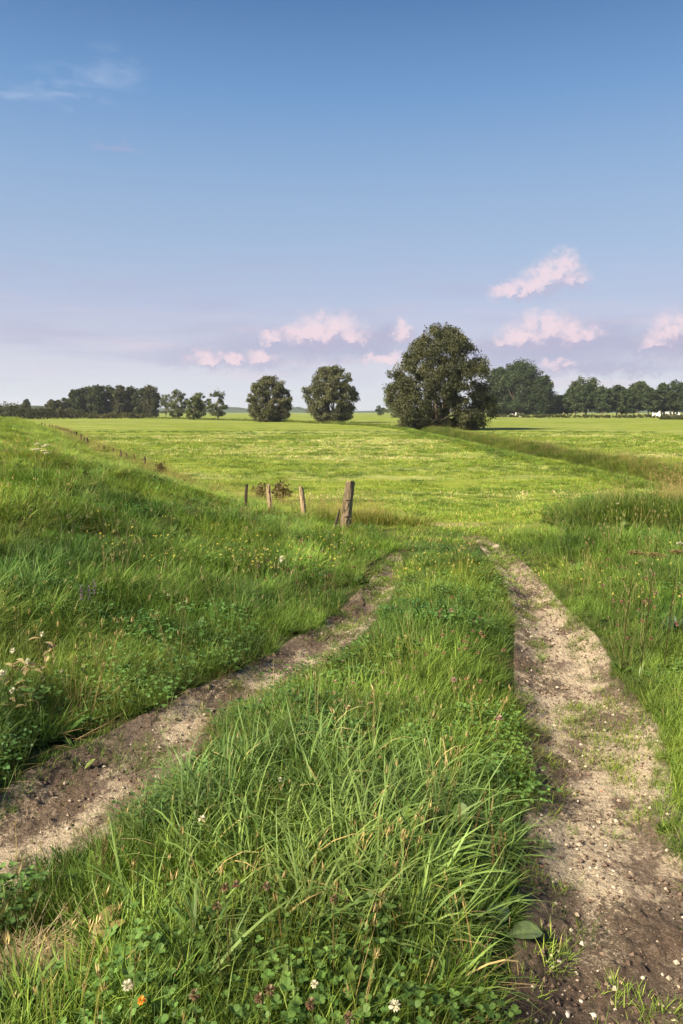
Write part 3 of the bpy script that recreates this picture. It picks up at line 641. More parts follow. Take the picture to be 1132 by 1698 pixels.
def crown_mesh(name, cen, rc, m, leaf, ca, cb, droop=.4, flat=.85, asp=.45, mat=None):
    """leaf sized quads spread through each clump, thinning to the rim"""
    k = len(cen); tot = k*m
    d = rng.normal(size=(tot, 3)); d /= np.linalg.norm(d, axis=1)[:, None]; r = rng.random(tot)**.45*np.where(rng.random(tot) < .12, 1.35, 1)
    C = np.repeat(cen, m, 0); rr = np.repeat(rc, m)
    P = C+d*(r*rr)[:, None]*np.array([1, 1, flat]); P[:, 2] -= droop*rr*.3*rng.random(tot)
    a = rng.normal(size=(tot, 3))*np.array([1, 1, .7])+d*.6; a[:, 2] -= droop; a /= np.linalg.norm(a, axis=1)[:, None]
    b = np.cross(a, rng.normal(size=(tot, 3))); b /= np.linalg.norm(b, axis=1)[:, None]
    l = leaf*(.45+1.1*rng.random(tot)**1.5); A = a*l[:, None]/2; B = b*(l*asp)[:, None]/2
    V = np.stack([P-A, P+B*.9-A*.1, P+A, P-B*.9-A*.1], 1).reshape(-1, 3); Q = np.arange(tot*4).reshape(-1, 4)
    cl = np.repeat(rng.random(k), m); t = np.clip(.45*rng.random(tot)+.55*cl, 0, 1)[:, None]
    c = np.array(ca)*(1-t)+np.array(cb)*t
    return mesh(name, V, Q, [mat or M_LEAF], False, np.repeat(c, 4, 0))
def make_tree(name, H, prof, R_, nc, m, leaf, ca, cb, rcs=(.09, .16), stems=1, base_gap=.1, droop=.4, lobes=.25, trunk_r=.025, xs=1.0, skew=0):
    """prof: radius (fraction of R_) against height fraction"""
    hs, rs = zip(*prof); root = empty(name, (0, 0, 0))
    cen = []; ph = rng.random(4)*6.28
    while len(cen) < nc:
        h = hs[0]+(hs[-1]-hs[0])*rng.random(); rmax = np.interp(h, hs, rs)
        if rng.random() > (.25+.75*rmax/max(rs)): continue
        a = rng.random()*6.28; lob = 1+lobes*(math.sin(2*a+ph[0]+h*5)*.4+math.sin(3*a+ph[1]-h*9)*.35+math.sin(5*a+h*17+ph[2])*.3)
        r = R_*rmax*lob*(rng.random()**.38); cen.append((r*math.cos(a)*xs+skew*h*R_, r*math.sin(a), h*H))
    cen = np.array(cen); rc = H*(rcs[0]+(rcs[1]-rcs[0])*rng.random(nc))
    # keep clumps inside the outline
    cm = crown_mesh('crown', cen, rc, m, leaf, ca, cb, droop)
    cr = link('crown', cm, root); tag(cr, kind='stuff')
    T = []; tr_ = trunk_r*H; tops = []
    for s_ in range(stems):
        a = rng.random()*6.28 if stems > 1 else 0; sp_ = (.05+.10*rng.random())*H if stems > 1 else .015*H
        top = np.array([sp_*2.2*math.cos(a), sp_*2.2*math.sin(a), H*(.55+.2*rng.random())]); zz = np.linspace(0, 1, 7)
        path = np.stack([top[0]*zz**1.3+.02*H*np.sin(zz*5+a), top[1]*zz**1.3, -.3+zz*(top[2]+.3)], -1)
        T.append(tube(path, tr_*(1.25-.9*zz)*(1 if stems == 1 else .7))); tops.append(path)
    for j in rng.choice(nc, min(nc, 22), replace=False):
        c_ = cen[j]; pth = tops[j % len(tops)]; q = pth[min(5, max(1, int(c_[2]/H*5)))]; zz = np.linspace(0, 1, 5)[:, None]
        mid = (q+c_)/2+np.array([0, 0, .04*H]); path = (1-zz)**2*q+2*zz*(1-zz)*mid+zz**2*c_
        T.append(tube(path, tr_*.32*(1-.8*zz[:, 0]), 5))
    V, Q = mtubes(T); link('trunk', mesh('trunk', V, Q, [M_BARK], True), root)
    return root
OL_A, OL_B = (.026,.036,.016), (.105,.110,.052)         # willow: olive grey
GR_A, GR_B = (.024,.044,.018), (.062,.088,.034)         # poplar / oak: dark green
LG_A, LG_B = (.06,.085,.025), (.14,.165,.06)
def gz(x, y): return float(zg(x, y))*(1-smooth01((math.hypot(x, y)-700)/1500))+FIELD*smooth01((math.hypot(x, y)-700)/1500)
def spot(px, dist):
    x = (px-566)/F*dist; return Vector((x, dist, gz(x, dist)))
def hpx(top_py, dist, z0):           # height reaching that row
    d = ray(566, top_py); return EYE+d[2]/d[1]*dist-z0
def put(t, px, dist, label, cat='tree', group=None, rz=None):
    t.location = spot(px, dist); t.rotation_euler = (0, 0, rng.random()*6.28 if rz is None else rz); tag(t, label, cat, group); return t
WIL = [(.02,.45), (.12,.85), (.3,.98), (.5,1), (.7,.86), (.85,.62), (.96,.25)]
DOME = [(.16,.55), (.3,.95), (.5,1), (.7,.88), (.85,.66), (.96,.3)]
COLM = [(.14,.5), (.3,.9), (.5,1), (.75,.85), (.9,.55), (.98,.2)]
# big willow by the ditch
D0 = 97; p = spot(735, D0); H = hpx(534, D0, p.z)
BIGP = [(.02,.72), (.1,.94), (.25,1.03), (.4,1.0), (.55,.94), (.68,.80), (.8,.70), (.9,.42), (.97,.16)]
t = make_tree('willow_tree', H*.98, BIGP, 83/F*D0-.35, 470, 215, .27, OL_A, OL_B, (.035,.078), 5, droop=.9, lobes=.22, trunk_r=.026)
put(t, 728, D0, 'largest and nearest willow, standing where the ditch bends, crown reaching the ground', 'tree', rz=.6)
D1 = 166
for px, D1, top, w, lab in [(448, 175, 621, 84, 'round willow alone at the field edge, left of its slightly taller twin'), (549, 160, 603, 94, 'round willow with pale forked limbs showing, between its smaller twin and the largest willow')]:
    p = spot(px, D1); H = hpx(top, D1, p.z)
    t = make_tree('willow_tree', H*.97, WIL, w/2/F*D1-.5, 280, 175, .36, (.034,.044,.020), (.15,.155,.075), (.044,.088), 4, droop=.7, lobes=.15, trunk_r=.028)
    put(t, px, D1, lab, 'tree', 'pair of round willows at the field edge', rz=rng.random()*6)
# pale willow peeping out left of the big one
p = spot(660, 290); t = make_tree('willow_tree', hpx(628, 290, p.z), WIL, 28/F*290, 90, 120, .55, LG_A, LG_B, (.06,.12), 3); put(t, 661, 290, 'pale green willow farther off, peeping out left of the largest willow')
p = spot(634, 420); t = make_tree('small_tree', hpx(672, 420, p.z), DOME, 8/F*420, 30, 80, .6, GR_A, LG_A, (.10,.18), 2); put(t, 630, 420, 'tiny far tree left of the pale willow')
# poplars: domed group right of the big willow
def cheap(H, w, D_, a, b, prof=DOME, k=70, m=110, stems=1, **q):
    return make_tree('poplar_tree', H, prof, w/2/F*D_, int(k*1.7), m, max(.3, D_*.0026), a, b, (.06,.12), stems, droop=.1, lobes=.12, trunk_r=.018, **q)
for px, top, w, D_, lab in [(858,597,80,330,'tall dark domed tree, middle and highest of the dome behind the largest willow'), (826,606,52,335,'dark tree forming the left shoulder of the dome behind the largest willow'), (893,622,44,325,'dark tree forming the right shoulder of the dome behind the largest willow')]:
    p = spot(px, D_); t = cheap(hpx(top, D_, p.z)*.98, w-4, D_, GR_A, GR_B, [(.08,.75), (.25,.98), (.5,1), (.7,.88), (.85,.66), (.96,.3)], 150, 130, 2); t.name = 'broadleaf_tree'; put(t, px, D_, lab, 'tree', 'dark domed trees behind the largest willow')
# row on the right
row = [(968,624,62,352,'broad pale topped tree rising behind the left end of the right hand row',LG_A,GR_B), (950,641,34,322,'dark tree at the left end of the right hand row, below the broad one',GR_A,GR_B), (967,637,34,318,'second dark tree of the right hand row with a bare pale trunk',GR_A,GR_B),
       (996,641,34,316,'third dark tree of the right hand row, trunk clear of the hedge',GR_A,GR_B), (1018,639,30,322,'fourth dark tree of the right hand row, slightly pointed',GR_A,GR_B), (1034,646,32,314,'low dark tree in front of the light round top in the right hand row',GR_A,GR_B),
       (1053,632,38,350,'light round topped tree showing above the middle of the right hand row',LG_A,GR_B), (1071,644,32,314,'dark tree right of the light round top in the right hand row',GR_A,GR_B), (1091,637,34,318,'dark spreading tree in front of the white house',GR_A,GR_B),
       (1112,631,44,320,'highest dark dome near the right edge of the picture',GR_A,GR_B), (1133,638,32,316,'dark tree cut by the right edge of the picture',GR_A,GR_B), (1160,636,40,320,None,GR_A,GR_B),
       (925,656,22,340,'small tree in the gap between the dome and the right hand row',GR_A,GR_B), (938,652,24,345,'second small tree beside the gap left of the right hand row',GR_A,GR_B), (912,660,16,350,'smallest tree in the gap, hard by the dark dome',GR_A,GR_B)]
rowprof = [(.22,.7), (.36,1.0), (.6,1), (.78,.85), (.9,.6), (.98,.2)]
for px, top, w, D_, lab, a_, b_ in row:
    if lab is None: continue
    p = spot(px, D_); t = cheap(hpx(top, D_, p.z)*.98, w+1, D_, a_, b_, rowprof, 60, 110, 1); t.name = 'broadleaf_tree'; put(t, px, D_, lab, 'tree', 'trees of the right hand row')
# grove on the left
gv = [(94,663,22,300,'lowest tree at the left end of the left grove'), (112,661,24,305,'second tree from the left end of the left grove'), (132,647,22,300,'third tree from the left in the left grove, first of the tall ones'), (148,642,20,303,'fourth tree from the left in the left grove'),
      (164,639,20,299,'fifth tree from the left in the left grove'), (182,639,22,303,'sixth tree from the left in the left grove, at its middle'), (201,640,22,299,'seventh tree from the left in the left grove'), (220,642,21,303,'third tree from the right end of the left grove'),
      (237,643,20,299,'second tree from the right end of the left grove'), (253,640,20,296,'narrow pale tree ending the left grove on its right')]
for i, (px, top, w, D_, lab) in enumerate(gv):
    p = spot(px, D_); a_, b_ = (OL_A, LG_A) if i % 3 else (OL_A, OL_B); t = cheap(hpx(top, D_, p.z)*.99, w+7, D_, a_, b_, [(.03,.7), (.2,.95), (.5,1), (.75,.95), (.9,.7), (.98,.25)], 62, 90, 2); put(t, px, D_, lab, 'tree', 'trees of the left grove')
for px, top, w, D_, lab, k in [(276,654,16,330,'slim dark tree just right of the left grove',30), (297,645,34,262,'rounded tree in the small clump right of the left grove',70), (333,652,30,262,'rear tree of the small clump, half hidden by the pale bush-like one',60), (325,656,26,220,'pale bushy low tree standing in front of the small clump',70), (363,647,32,235,'airy tree with sky gaps at the right end of the small clump',42)]:
    p = spot(px, D_); t = make_tree('young_tree', hpx(top, D_, p.z)*.98, COLM if k != 70 else WIL, w/2/F*D_, k, 100, .5, OL_A if 'pale' not in lab else LG_A, LG_B, (.06,.11), 2, droop=.3, lobes=.5); put(t, px, D_, lab, 'tree', 'small clump of trees right of the left grove')
p = spot(48, 340); t = cheap(hpx(663, 340, p.z), 13, 340, OL_A, LG_A, COLM, 30, 70, 1); t.name = 'small_tree'; put(t, 48, 340, 'small light tree poking above the hedge at far left')
# hedges and shrubs
def leafmass(name, path, hgt, wid, per_m, leaf, ca, cb, label, cat, group=None, dens=60):
    path = np.array([(v.x, v.y) for v in path]); sg = np.cumsum(np.r_[0, np.hypot(*np.diff(path, axis=0).T)]); k = max(4, int(sg[-1]*per_m))
    s = rng.random(k)*sg[-1]; x = np.interp(s, sg, path[:, 0]); y = np.interp(s, sg, path[:, 1]); hh = hgt*(.65+.6*fbm(s*.15/max(hgt, .3)+hash(label) % 97, s*0, 3)); zc = hh*(.15+.7*rng.random(k))
    cen = np.stack([x+rng.normal(0, wid/3, k), y+rng.normal(0, wid/3, k), zg(x, y)+zc], -1); rc = hgt*(.22+.15*rng.random(k)); o0 = cen.mean(0); o0[2] = zg(o0[0], o0[1])
    me = crown_mesh(name, cen-o0, rc, dens, leaf, ca, cb, .1); o = link(name, me, None, o0); return tag(o, label, cat, group)
DK_A, DK_B = (.035,.042,.016), (.085,.085,.030)
for a, b, D_, h, lab in [(-40, 22, 215, 4.6, 'tall dark end of the hedge at the left edge of the picture'), (16, 46, 225, 5.0, 'highest dark hump of the far left hedge, under the small light tree'), (44, 96, 240, 4.0, 'even dark stretch of the far left hedge in front of the grove'), (94, 138, 250, 3.6, 'dark hedge stretch ending below the grove')]:
    leafmass('hedge', [spot(a, D_), spot(b, D_)], h, 1.8, 9, .6, DK_A, DK_B, lab, 'hedge', 'stretches of the far left hedge', 45)
for px, lab in [(150,'low yellowish shrub at the left foot of the grove'), (172,'second low yellowish shrub below the grove'), (190,'third low shrub below the grove'), (212,'fourth low yellowish shrub below the grove'), (232,'low shrub below the right end of the grove')]:
    leafmass('shrub', [spot(px-9, 262), spot(px+9, 262)], 1.9, 1.4, 9, .45, (.05,.06,.018), (.14,.13,.035), lab, 'shrub', 'low shrubs below the grove', 45)
leafmass('hedge', [spot(860, 285), spot(1000, 285), spot(1180, 280)], 1.5, 1.8, 4, .5, (.05,.06,.02), (.11,.12,.035), 'long low hedge in front of the right hand row of trees', 'hedge', None, 45)
leafmass('bush', [spot(1090, 225), spot(1150, 225)], 1.5, 1.4, 8, .4, (.04,.055,.02), (.10,.11,.035), 'low bush at the right edge in front of the long hedge', 'bush', None, 50)
leafmass('hedge', [spot(745, 330), spot(865, 320)], 1.6, 2, 3, .6, (.05,.06,.02), (.11,.12,.035), 'low hedge at the foot of the dark dome of trees', 'hedge', None, 45)
leafmass('undergrowth', [spot(692, 96), spot(782, 97)], 1.0, 1.2, 22, .22, (.04,.055,.018), (.12,.11,.03), 'nettles and low weeds round the foot of the largest willow', 'weeds', None, 50)
for px, py, lab in [(430, 832, 'brown leafy bush between the two leftmost near fence posts'), (464, 832, 'dark brown bush against the right side of a near fence post'), (262, 786, 'brown tinged grassy bush beside the first dark post of the far row')]:
    q = hitg(px, py+4); leafmass('bush', [q+Vector((-.12, .35, 0)), q+Vector((.12, .35, 0))], .50 if px > 300 else .5, .25, 60, .07, (.045,.045,.018), (.15,.11,.045), lab, 'bush', 'brown bushes along the fence line', 60)
# far wooded ridges and tree belts turned blue by the air
def ridge(D_, segs, lab):
    pts = []
    for px, top in segs: x = (px-566)/F*D_; pts.append((x, hpx(top, D_, FIELD)))
    pts = np.array(pts); xs = np.linspace(pts[0, 0], pts[-1, 0], 420); h = np.interp(xs, pts[:, 0], pts[:, 1])*(.86+.28*fbm(xs*.02, xs*0+3, 4)); h = np.maximum(h, .5)
    prof = [(0, 0), (8, .55), (22, .85), (60, 1), (160, .9), (260, 0)]; V = []
    for dy, f_ in prof: V.append(np.stack([xs, np.full_like(xs, D_+dy), FIELD-.5+h*f_*(.93+.12*fbm(xs*.06, xs*0+dy, 3))], -1))
    V = np.stack(V, 1).reshape(-1, 3); k = len(prof); i = np.arange(len(xs)-1)[:, None]*k+np.arange(k-1)[None]; Q = np.stack([i, i+k, i+k+1, i+1], -1).reshape(-1, 4)
    tag(link('far_woods', mesh('far_woods', V, Q, [M_HILL], True), None), lab, kind='structure')
ridge(1900, [(-300,676), (0,675), (60,676), (240,677), (330,676), (392,674), (412,679), (440,679), (476,677), (493,674), (508,679), (600,681), (640,680), (760,680), (900,677), (1000,676), (1132,676), (1400,676)], 'far blue wooded skyline')
ridge(950, [(-300,674), (0,672), (30,671), (60,676), (120,679), (150,679)], 'far bluish wood behind the left hedge')

# white farmhouse glimpsed through the right row, and a low barn behind the dome of trees
def house(name, px, D_, w, d, h, rh, label, nwin, rz=0):
    r = empty(name, spot(px, D_), rz); tag(r, label, 'house')
    def box(nm, x0, x1, y0, y1, z0, z1, mt, par):
        V = [(x, y, z) for x in (x0, x1) for y in (y0, y1) for z in (z0, z1)]; Q = [(0,1,3,2), (4,6,7,5), (0,4,5,1), (2,3,7,6), (0,2,6,4), (1,5,7,3)]; return link(nm, mesh(nm, V, np.array(Q), [mt]), par)
    V = [(-w/2,-d/2,-.3), (w/2,-d/2,-.3), (w/2,d/2,-.3), (-w/2,d/2,-.3), (-w/2,-d/2,h), (w/2,-d/2,h), (w/2,d/2,h), (-w/2,d/2,h), (-w/2,0,h+rh), (w/2,0,h+rh)]
    link('wall', mesh('wall', V, [np.array([(0,1,5,4), (2,3,7,6)]), np.array([(1,2,6,9,5), (3,0,4,8,7)])], [M_WALL]), r)
    e = .4; t_ = .15; s = rh/(d/2)
    V = []; 
    for x in (-w/2-e, w/2+e): V += [(x,-d/2-e,h-e*s+.02), (x,0,h+rh+.02), (x,d/2+e,h-e*s+.02), (x,-d/2-e,h-e*s+.02+t_), (x,0,h+rh+.02+t_), (x,d/2+e,h-e*s+.02+t_)]
    Q4 = [(0,1,7,6), (1,2,8,7), (3,9,10,4), (4,10,11,5), (0,6,9,3), (2,5,11,8), (0,3,4,1), (1,4,5,2), (6,7,10,9), (7,8,11,10)]
    rf = link('roof', mesh('roof', V, np.array(Q4), [M_ROOF]), r); box('chimney', w*.2, w*.2+.7, -.35, .35, h+rh-.4, h+rh+.9, M_ROOF, rf)
    for i in range(nwin):
        x = -w/2+w*(i+.5)/nwin; f_ = box('window', x-.55, x+.55, -d/2-.06, -d/2+.02, h*.38, h*.38+1.25, M_FRAME, r); box('pane', x-.45, x+.45, -d/2-.08, -d/2-.055, h*.38+.1, h*.38+1.15, M_GLASS, f_)
    return r
house('farmhouse', 1100, 372, 10, 7, 3.2, 3.0, 'white house glimpsed under the trees near the right edge', 3, .15)
house('barn', 838, 385, 15, 6, 2.6, 1.4, 'low white building seen under the dark dome of trees', 5, -.05)

# ------------------------------------------------------------------ fence posts
def postmesh(h, r, lean=(0, 0), wob_=.12, sides=14, rings=10, point=0, seed=0):
    rs = np.random.default_rng(seed); zz = np.r_[-.35, np.linspace(0, h, rings)]; a = np.linspace(0, 2*math.pi, sides, endpoint=False); g = rs.normal(0, wob_, sides); g2 = rs.normal(0, wob_*.25, (len(zz), sides)); V = []
    top_ = rs.normal(0, r*.28, sides)
    for k, z in enumerate(zz):
        f_ = max(0, z)/h; rr = r*(1+g+g2[k])*(1.08-.16*f_)*(1-point*f_**3)
        V.append(np.stack([rr*np.cos(a)+lean[0]*max(0, z)+.01*math.sin(z*5+seed), rr*np.sin(a)+lean[1]*max(0, z), np.full(sides, z)+(top_ if k == len(zz)-1 else 0)], -1))
    k = len(zz); inner = V[-1].mean(0)+(V[-1]-V[-1].mean(0))*.45; inner[:, 2] = h+rs.normal(-.01, r*.15, sides); V.append(inner); V.append(V[-1].mean(0)[None]-[[0, 0, .02]])
    V = np.concatenate(V); i = np.arange(k)[:, None]*sides+np.arange(sides)[None]; j = np.arange(k)[:, None]*sides+(np.arange(sides)[None]+1) % sides; Q = np.stack([i, j, j+sides, i+sides], -1).reshape(-1, 4)
    c = k*sides; T_ = np.stack([c+np.arange(sides), c+(np.arange(sides)+1) % sides, np.full(sides, c+sides)], -1); return V, [Q, T_]
def post(px, ytop, ybase, wpx, label, mat=M_WOOD, group=None, lean=(0, 0), point=0, seed=0, down=1, parts=False):
    ybase = ybase+down; b = hitg(px, ybase); dist = b.y; sc_ = F/(dist*math.cos(PITCH)+(EYE-b.z)*math.sin(PITCH)); h = (ybase-ytop)/sc_; r = wpx/2/sc_
    V, Fc = postmesh(h, r, lean, .15, 14 if wpx > 4 else 7, 10 if wpx > 4 else 4, point, seed)
    if parts:
        root = empty('fence_post', b); tag(root, label, 'post', group); link('wood', mesh('wood', V, Fc, [mat], False), root)
        for f_ in (.33, .66):
            a = np.linspace(0, 6.2832, 20); pth = np.stack([r*1.13*np.cos(a)+lean[0]*h*f_, r*1.13*np.sin(a)+lean[1]*h*f_, h*f_+.008*np.sin(a+2)], -1); V2, Q2 = tube(pth, np.full(20, .006), 5); link('wire_band', mesh('wire_band', V2, Q2, [M_WIRE], True), root)
        return root
    return tag(link('fence_post', mesh('fence_post', V, Fc, [mat], False), None, b), label, 'post', group)
G1 = 'near fence posts'
post(571, 800, 872, 15, 'thickest pale weathered post with two wire bands, at the gateway', M_WOOD, G1, (.10, .02), 0, 3, 11, parts=True)
post(554, 843, 870, 6, 'short dark splintered stake leaning beside the thickest post', M_WOODD, G1, (.22, 0), .8, 5, 14)
post(504, 807, 850, 8, 'slim pale post, first one left of the dark stake, leaning slightly left', M_WOOD, G1, (-.08, .02), .1, 7, 14)
post(448, 803, 840, 7.5, 'pale post with the dark bush at its right side', M_WOOD, G1, (-.03, 0), .2, 9, 13)
post(408, 803, 834, 5, 'thin dark post left of the brown bush', M_WOODD, G1, (.02, 0), .1, 11, 12)
G2 = 'small dark posts receding along the foot of the bank'
ordn = ['nearest and tallest', 'second', 'third', 'fourth', 'fifth', 'sixth', 'seventh', 'eighth', 'ninth', 'tenth', 'eleventh', 'twelfth', 'thirteenth', 'fourteenth', 'fifteenth', 'sixteenth', 'seventeenth', 'eighteenth', 'nineteenth', 'twentieth', 'twenty first', 'twenty second', 'twenty third', 'farthest']
for i, (px, a, b, w) in enumerate([(240.5,758,773,3.4), (222.5,755,767,3), (210,752,762,2.2), (200.8,747,760,3.2), (189,744,754,2.4), (172,741,748,3), (164,740,747,2.6), (145.7,727,738,3), (139.5,726,735,2.2), (135,721,733,2.8), (126.5,717,725,2.6), (121.8,716,723,2.4), (117.6,715,722,2.4), (113.8,713,719.5,2.2), (110.2,712,718.5,2.2), (107,711.5,717.5,2.2), (104.8,711,717,2), (100,710,716,2), (96.6,708,713.5,2), (93.5,706.5,712.5,2), (87.5,705.5,711,1.8), (82,704.5,709.5,1.8), (74.5,703,708,1.8), (69,702,706.5,1.8)]):
    post(px, a-1, b, w+.3, '%s small dark post of the far row, counted from the brown grassy bush' % ordn[i], M_WOODD, G2, (rng.normal(0, .06), 0), .1, 20+i, 1.5)
for i, px in enumerate([1071-140, 1071-110, 1071-75, 1071-48, 1071-18, 1071+12, 1071+40]):
    q = spot(px, 288); V, Fc = postmesh(2.0, .16, (0, 0), .1, 6, 3, 0, 60+i); tag(link('hedge_post', mesh('hedge_post', V, Fc, [M_WOOD], False), None, q), 'small post in the long hedge in front of the right hand row', 'post', 'posts in the long right hand hedge')

# ------------------------------------------------------------------ single plants
def vert(c, k): return np.repeat(np.array([c], float), k, 0)
def stemv(h, w=.003, lean=0., az_=0., c=(.10,.15,.03), n_=5, curv=0.):
    one = lambda v: np.array([float(v)])
    a = blades(np.zeros((1, 3)), one(az_), one(h), one(w), one(lean), one(curv), n_, vert(c, 1)); b = blades(np.zeros((1, 3)), one(az_), one(h), one(w), one(lean), one(curv), n_, vert(c, 1), one(1.57)); return merge([a, b])
def topof(h, lean, az_, curv=0., n_=5):
    P_ = np.zeros(3)
    for k in range(n_): th = lean+curv*((k+.5)/n_)**1.3; P_ = P_+np.array([math.sin(th)*math.cos(az_), math.sin(th)*math.sin(az_), math.cos(th)])*h/n_
    return P_
def ballhead(p, r, k, ca, cb, w=.35, low=-.3):
    d = rng.normal(size=(k*2, 3)); d /= np.linalg.norm(d, axis=1)[:, None]; d = d[d[:, 2] > low][:k]; k = len(d)
    th = np.arccos(np.clip(d[:, 2], -1, 1)); a = np.arctan2(d[:, 1], d[:, 0]); return blades(p+d*r*.25, a, np.full(k, r*.85), np.full(k, r*w), th, np.full(k, .2), 2, gcol(k, ca, cb, 0))
CREAM = ((.50,.48,.36), (.72,.70,.58)); PINK = ((.36,.20,.20), (.50,.32,.32)); RUST = ((.10,.035,.025), (.20,.08,.05)); YEL = ((.50,.44,.07), (.68,.60,.14)); TAN = ((.22,.16,.09), (.38,.29,.17))
def single(name, parts, loc, label, cat, group=None, rz=0, s=1):
    """parts: list of (part name, geometry)"""
    r = empty(name, loc, rz); r.scale = (s, s, s); tag(r, label, cat, group)
    for nm, (V, Q, C) in parts: link(nm, mesh(nm, V, Q, [M_PLANT], False, C), r)
    return r
def headplant(name, px, py, h, r, cols, label, cat='flower', group=None, k=46, stem=(.10,.15,.03), w=.35, leaves=True, low=-.3):
    b = hitg(px, py, h); lean = .15*rng.random(); az_ = rng.random()*6.28; tp = topof(h, lean, az_)
    b = b-Vector((tp[0], tp[1], 0)); b.z = float(zg(b.x, b.y))
    return single(name, [('stem', stemv(h, .0035, lean, az_, stem)), ('flower_head', ballhead(tp, r, k, *cols, w=w, low=low))], b, label, cat, group)
for px, py, lab in [(211,1632,'largest white clover flower, low in the left half of the middle strip'), (335,1357,'white clover flower on the upper left slope of the middle strip'), (521,1631,'small white clover flower near the bottom between two bigger ones'), (654,1663,'white clover flower near the bottom, right of the middle of the strip'), (464,1293,'small white clover flower halfway up the middle strip'), (102,1112+1,'dry white flower head standing above the withered weeds')]:
    headplant('white_clover', px, py, .26 if py > 1300 else .2, .013 if px in (211, 654, 335) else .009, CREAM, lab, 'flower', 'white clover flowers', 50)
for px, py, lab in [(828,1190,'pink clover flower at the right edge of the middle strip beside the track'), (752,1128,'dusty pink clover head in the upper middle strip'), (748,1012,'faded pink clover head farther up the middle strip')]:
    headplant('pink_clover', px, py, .28, .017, PINK, lab, 'flower', 'pink clover flowers', 60, w=.2)
for px, py, lab in [(391,1463,'first brown plantain head left of centre in the middle strip'), (372,1472,'paler brown plantain head beside the first, a little lower'), (442,1468,'brown plantain head just right of the two others'), (553,1490,'dark brown plantain head on a long stalk at the centre of the strip'), (360,1503,'brown plantain head half sunk in clover'), (447,1640,'tall brown plantain head near the bottom'), (515,1662,'brown plantain head near the bottom, right of the tall one'), (430,1655,'small brown plantain head hard by the tall one near the bottom'), (322,1650,'brown plantain head above the bottom edge, left part'), (578,1685,'brown plantain head at the very bottom edge')]:
    headplant('ribwort_flower', px, py, .32, .012, (RUST[0], TAN[0]), lab, 'plantain', 'brown ribwort heads', 40, (.14,.13,.05), .3, low=-.9)
headplant('orange_flower', 235, 1660, .2, .011, ((.6,.2,.02), (.75,.32,.03)), 'small orange flower beside the largest white clover flower', 'flower', None, 30)
headplant('dandelion_clock', 467, 926, .42, .028, ((.6,.58,.5), (.8,.78,.7)), 'round white dandelion clock on a tall stalk in the bank grass', 'dandelion', None, 90, (.22,.22,.10), .10, low=-1)
# plantain with brown spikes
def spike(h, lean, az_, r=.006):
    P_ = topof(h*.45, lean, az_); L_ = []; k = 60; t_ = rng.random(k); ax = np.array([math.sin(lean)*math.cos(az_), math.sin(lean)*math.sin(az_), math.cos(lean)])
    base = P_+ax*(t_*h*.55)[:, None]; L_.append(blades(base, rng.random(k)*6.28, np.full(k, .009), np.full(k, .005), np.full(k, .9), np.full(k, 0.), 2, gcol(k, (.10,.065,.025), (.22,.17,.06), 0))); return L_
def plantain(px, py, label, spikes, L_=.14, w=.065, cat='plantain', group='plantains with seed spikes'):
    b = hitg(px, py); sp_ = []
    for (le, a, h) in spikes: sp_ += [stemv(h*.95, .003, le, a, (.14,.12,.05))]+spike(h, le, a)
    parts = [('leaves', rosette(10, L_, w, (.4, 1.1)))]
    for i in range(len(spikes)): parts.append(('seed_spike', merge(sp_[i*2:i*2+2])))
    return single('plantain', parts, b, label, cat, group)
plantain(168, 1490, 'plantain with brown seed spikes on the left slope beside the left track', [(.15,2.6,.26), (.08,.5,.22), (.2,1.2,.2)], .17, .06)
plantain(200, 1500, 'second plantain beside it with one leaning spike and browned leaves', [(.35,.2,.18)], .15, .07)
plantain(820, 1500, 'plantain with four upright spikes at the right edge of the middle strip', [(.05,0,.30), (.1,2,.27), (.18,.6,.25), (.12,4,.22)], .13, .06)
plantain(765, 1450, 'taller plantain behind it with one tilted spike', [(.3,.4,.3), (.1,2,.24)], .14, .07)
plantain(335, 1300, 'plantain with three short spikes near the top of the left slope', [(.1,1,.16), (.15,3,.15), (.1,5,.17)], .10, .045)
def bigleaf(name, px, py, dz, L_, w, az_, th, kap, label, ca=(.06,.12,.03), cb=(.09,.15,.04), k=1, prof=OV, cat='leaf', g_=None, spread=.5, dzb=0):
    b = hitg(px, py, dz); b.z += dz*.6
    a = np.array([az_+spread*(i-(k-1)/2) for i in range(k)]); col = gcol(k, ca, cb, 0)
    geo_ = leafy(np.zeros((k, 3)), a, np.full(k, L_), np.full(k, w), np.full(k, th), np.full(k, kap), col, prof, 8, .28); pt = stemv(dz*.6+.05, .004, 0, 0, ca); pt = (pt[0]-np.array([0, 0, dz*.6+.05]), pt[1], pt[2])
    return single(name, [('leaf_blade', geo_), ('leaf_stalk', pt)], b, label, cat, g_)
bigleaf('burdock_leaf', 838, 1548, .025, .115, .085, .0, 1.3, .35, 'broad grey green leaf lying over the edge of the right track', (.085,.13,.055), (.11,.16,.07))
bigleaf('burdock_leaf', 822, 1535, .04, .09, .07, 1.2, .95, .4, 'smaller grey green leaf standing behind the one over the track edge', (.04,.08,.045), (.06,.10,.055))
bigleaf('dock_leaf', 680, 1370, .14, .11, .055, 1.6, .25, .25, 'bright yellow green oval leaf sticking up in the middle strip', (.15,.24,.03), (.18,.27,.04))
bigleaf('dock_leaf', 764, 1350, .14, .09, .06, 1.4, .3, .25, 'darker round leaf right of the bright oval one', (.08,.14,.03), (.10,.16,.04))
bigleaf('dock_leaf', 468, 1660, .08, .13, .024, 1.3, .1, .4, 'long upright lance shaped leaf near the bottom of the strip', (.08,.13,.025), (.10,.16,.03), prof=LN)
bigleaf('dock_leaf', 585, 1660, .08, .13, .024, 1.8, .1, .5, 'lance shaped leaf near the bottom, right of the other', (.08,.13,.025), (.10,.16,.03), prof=LN)
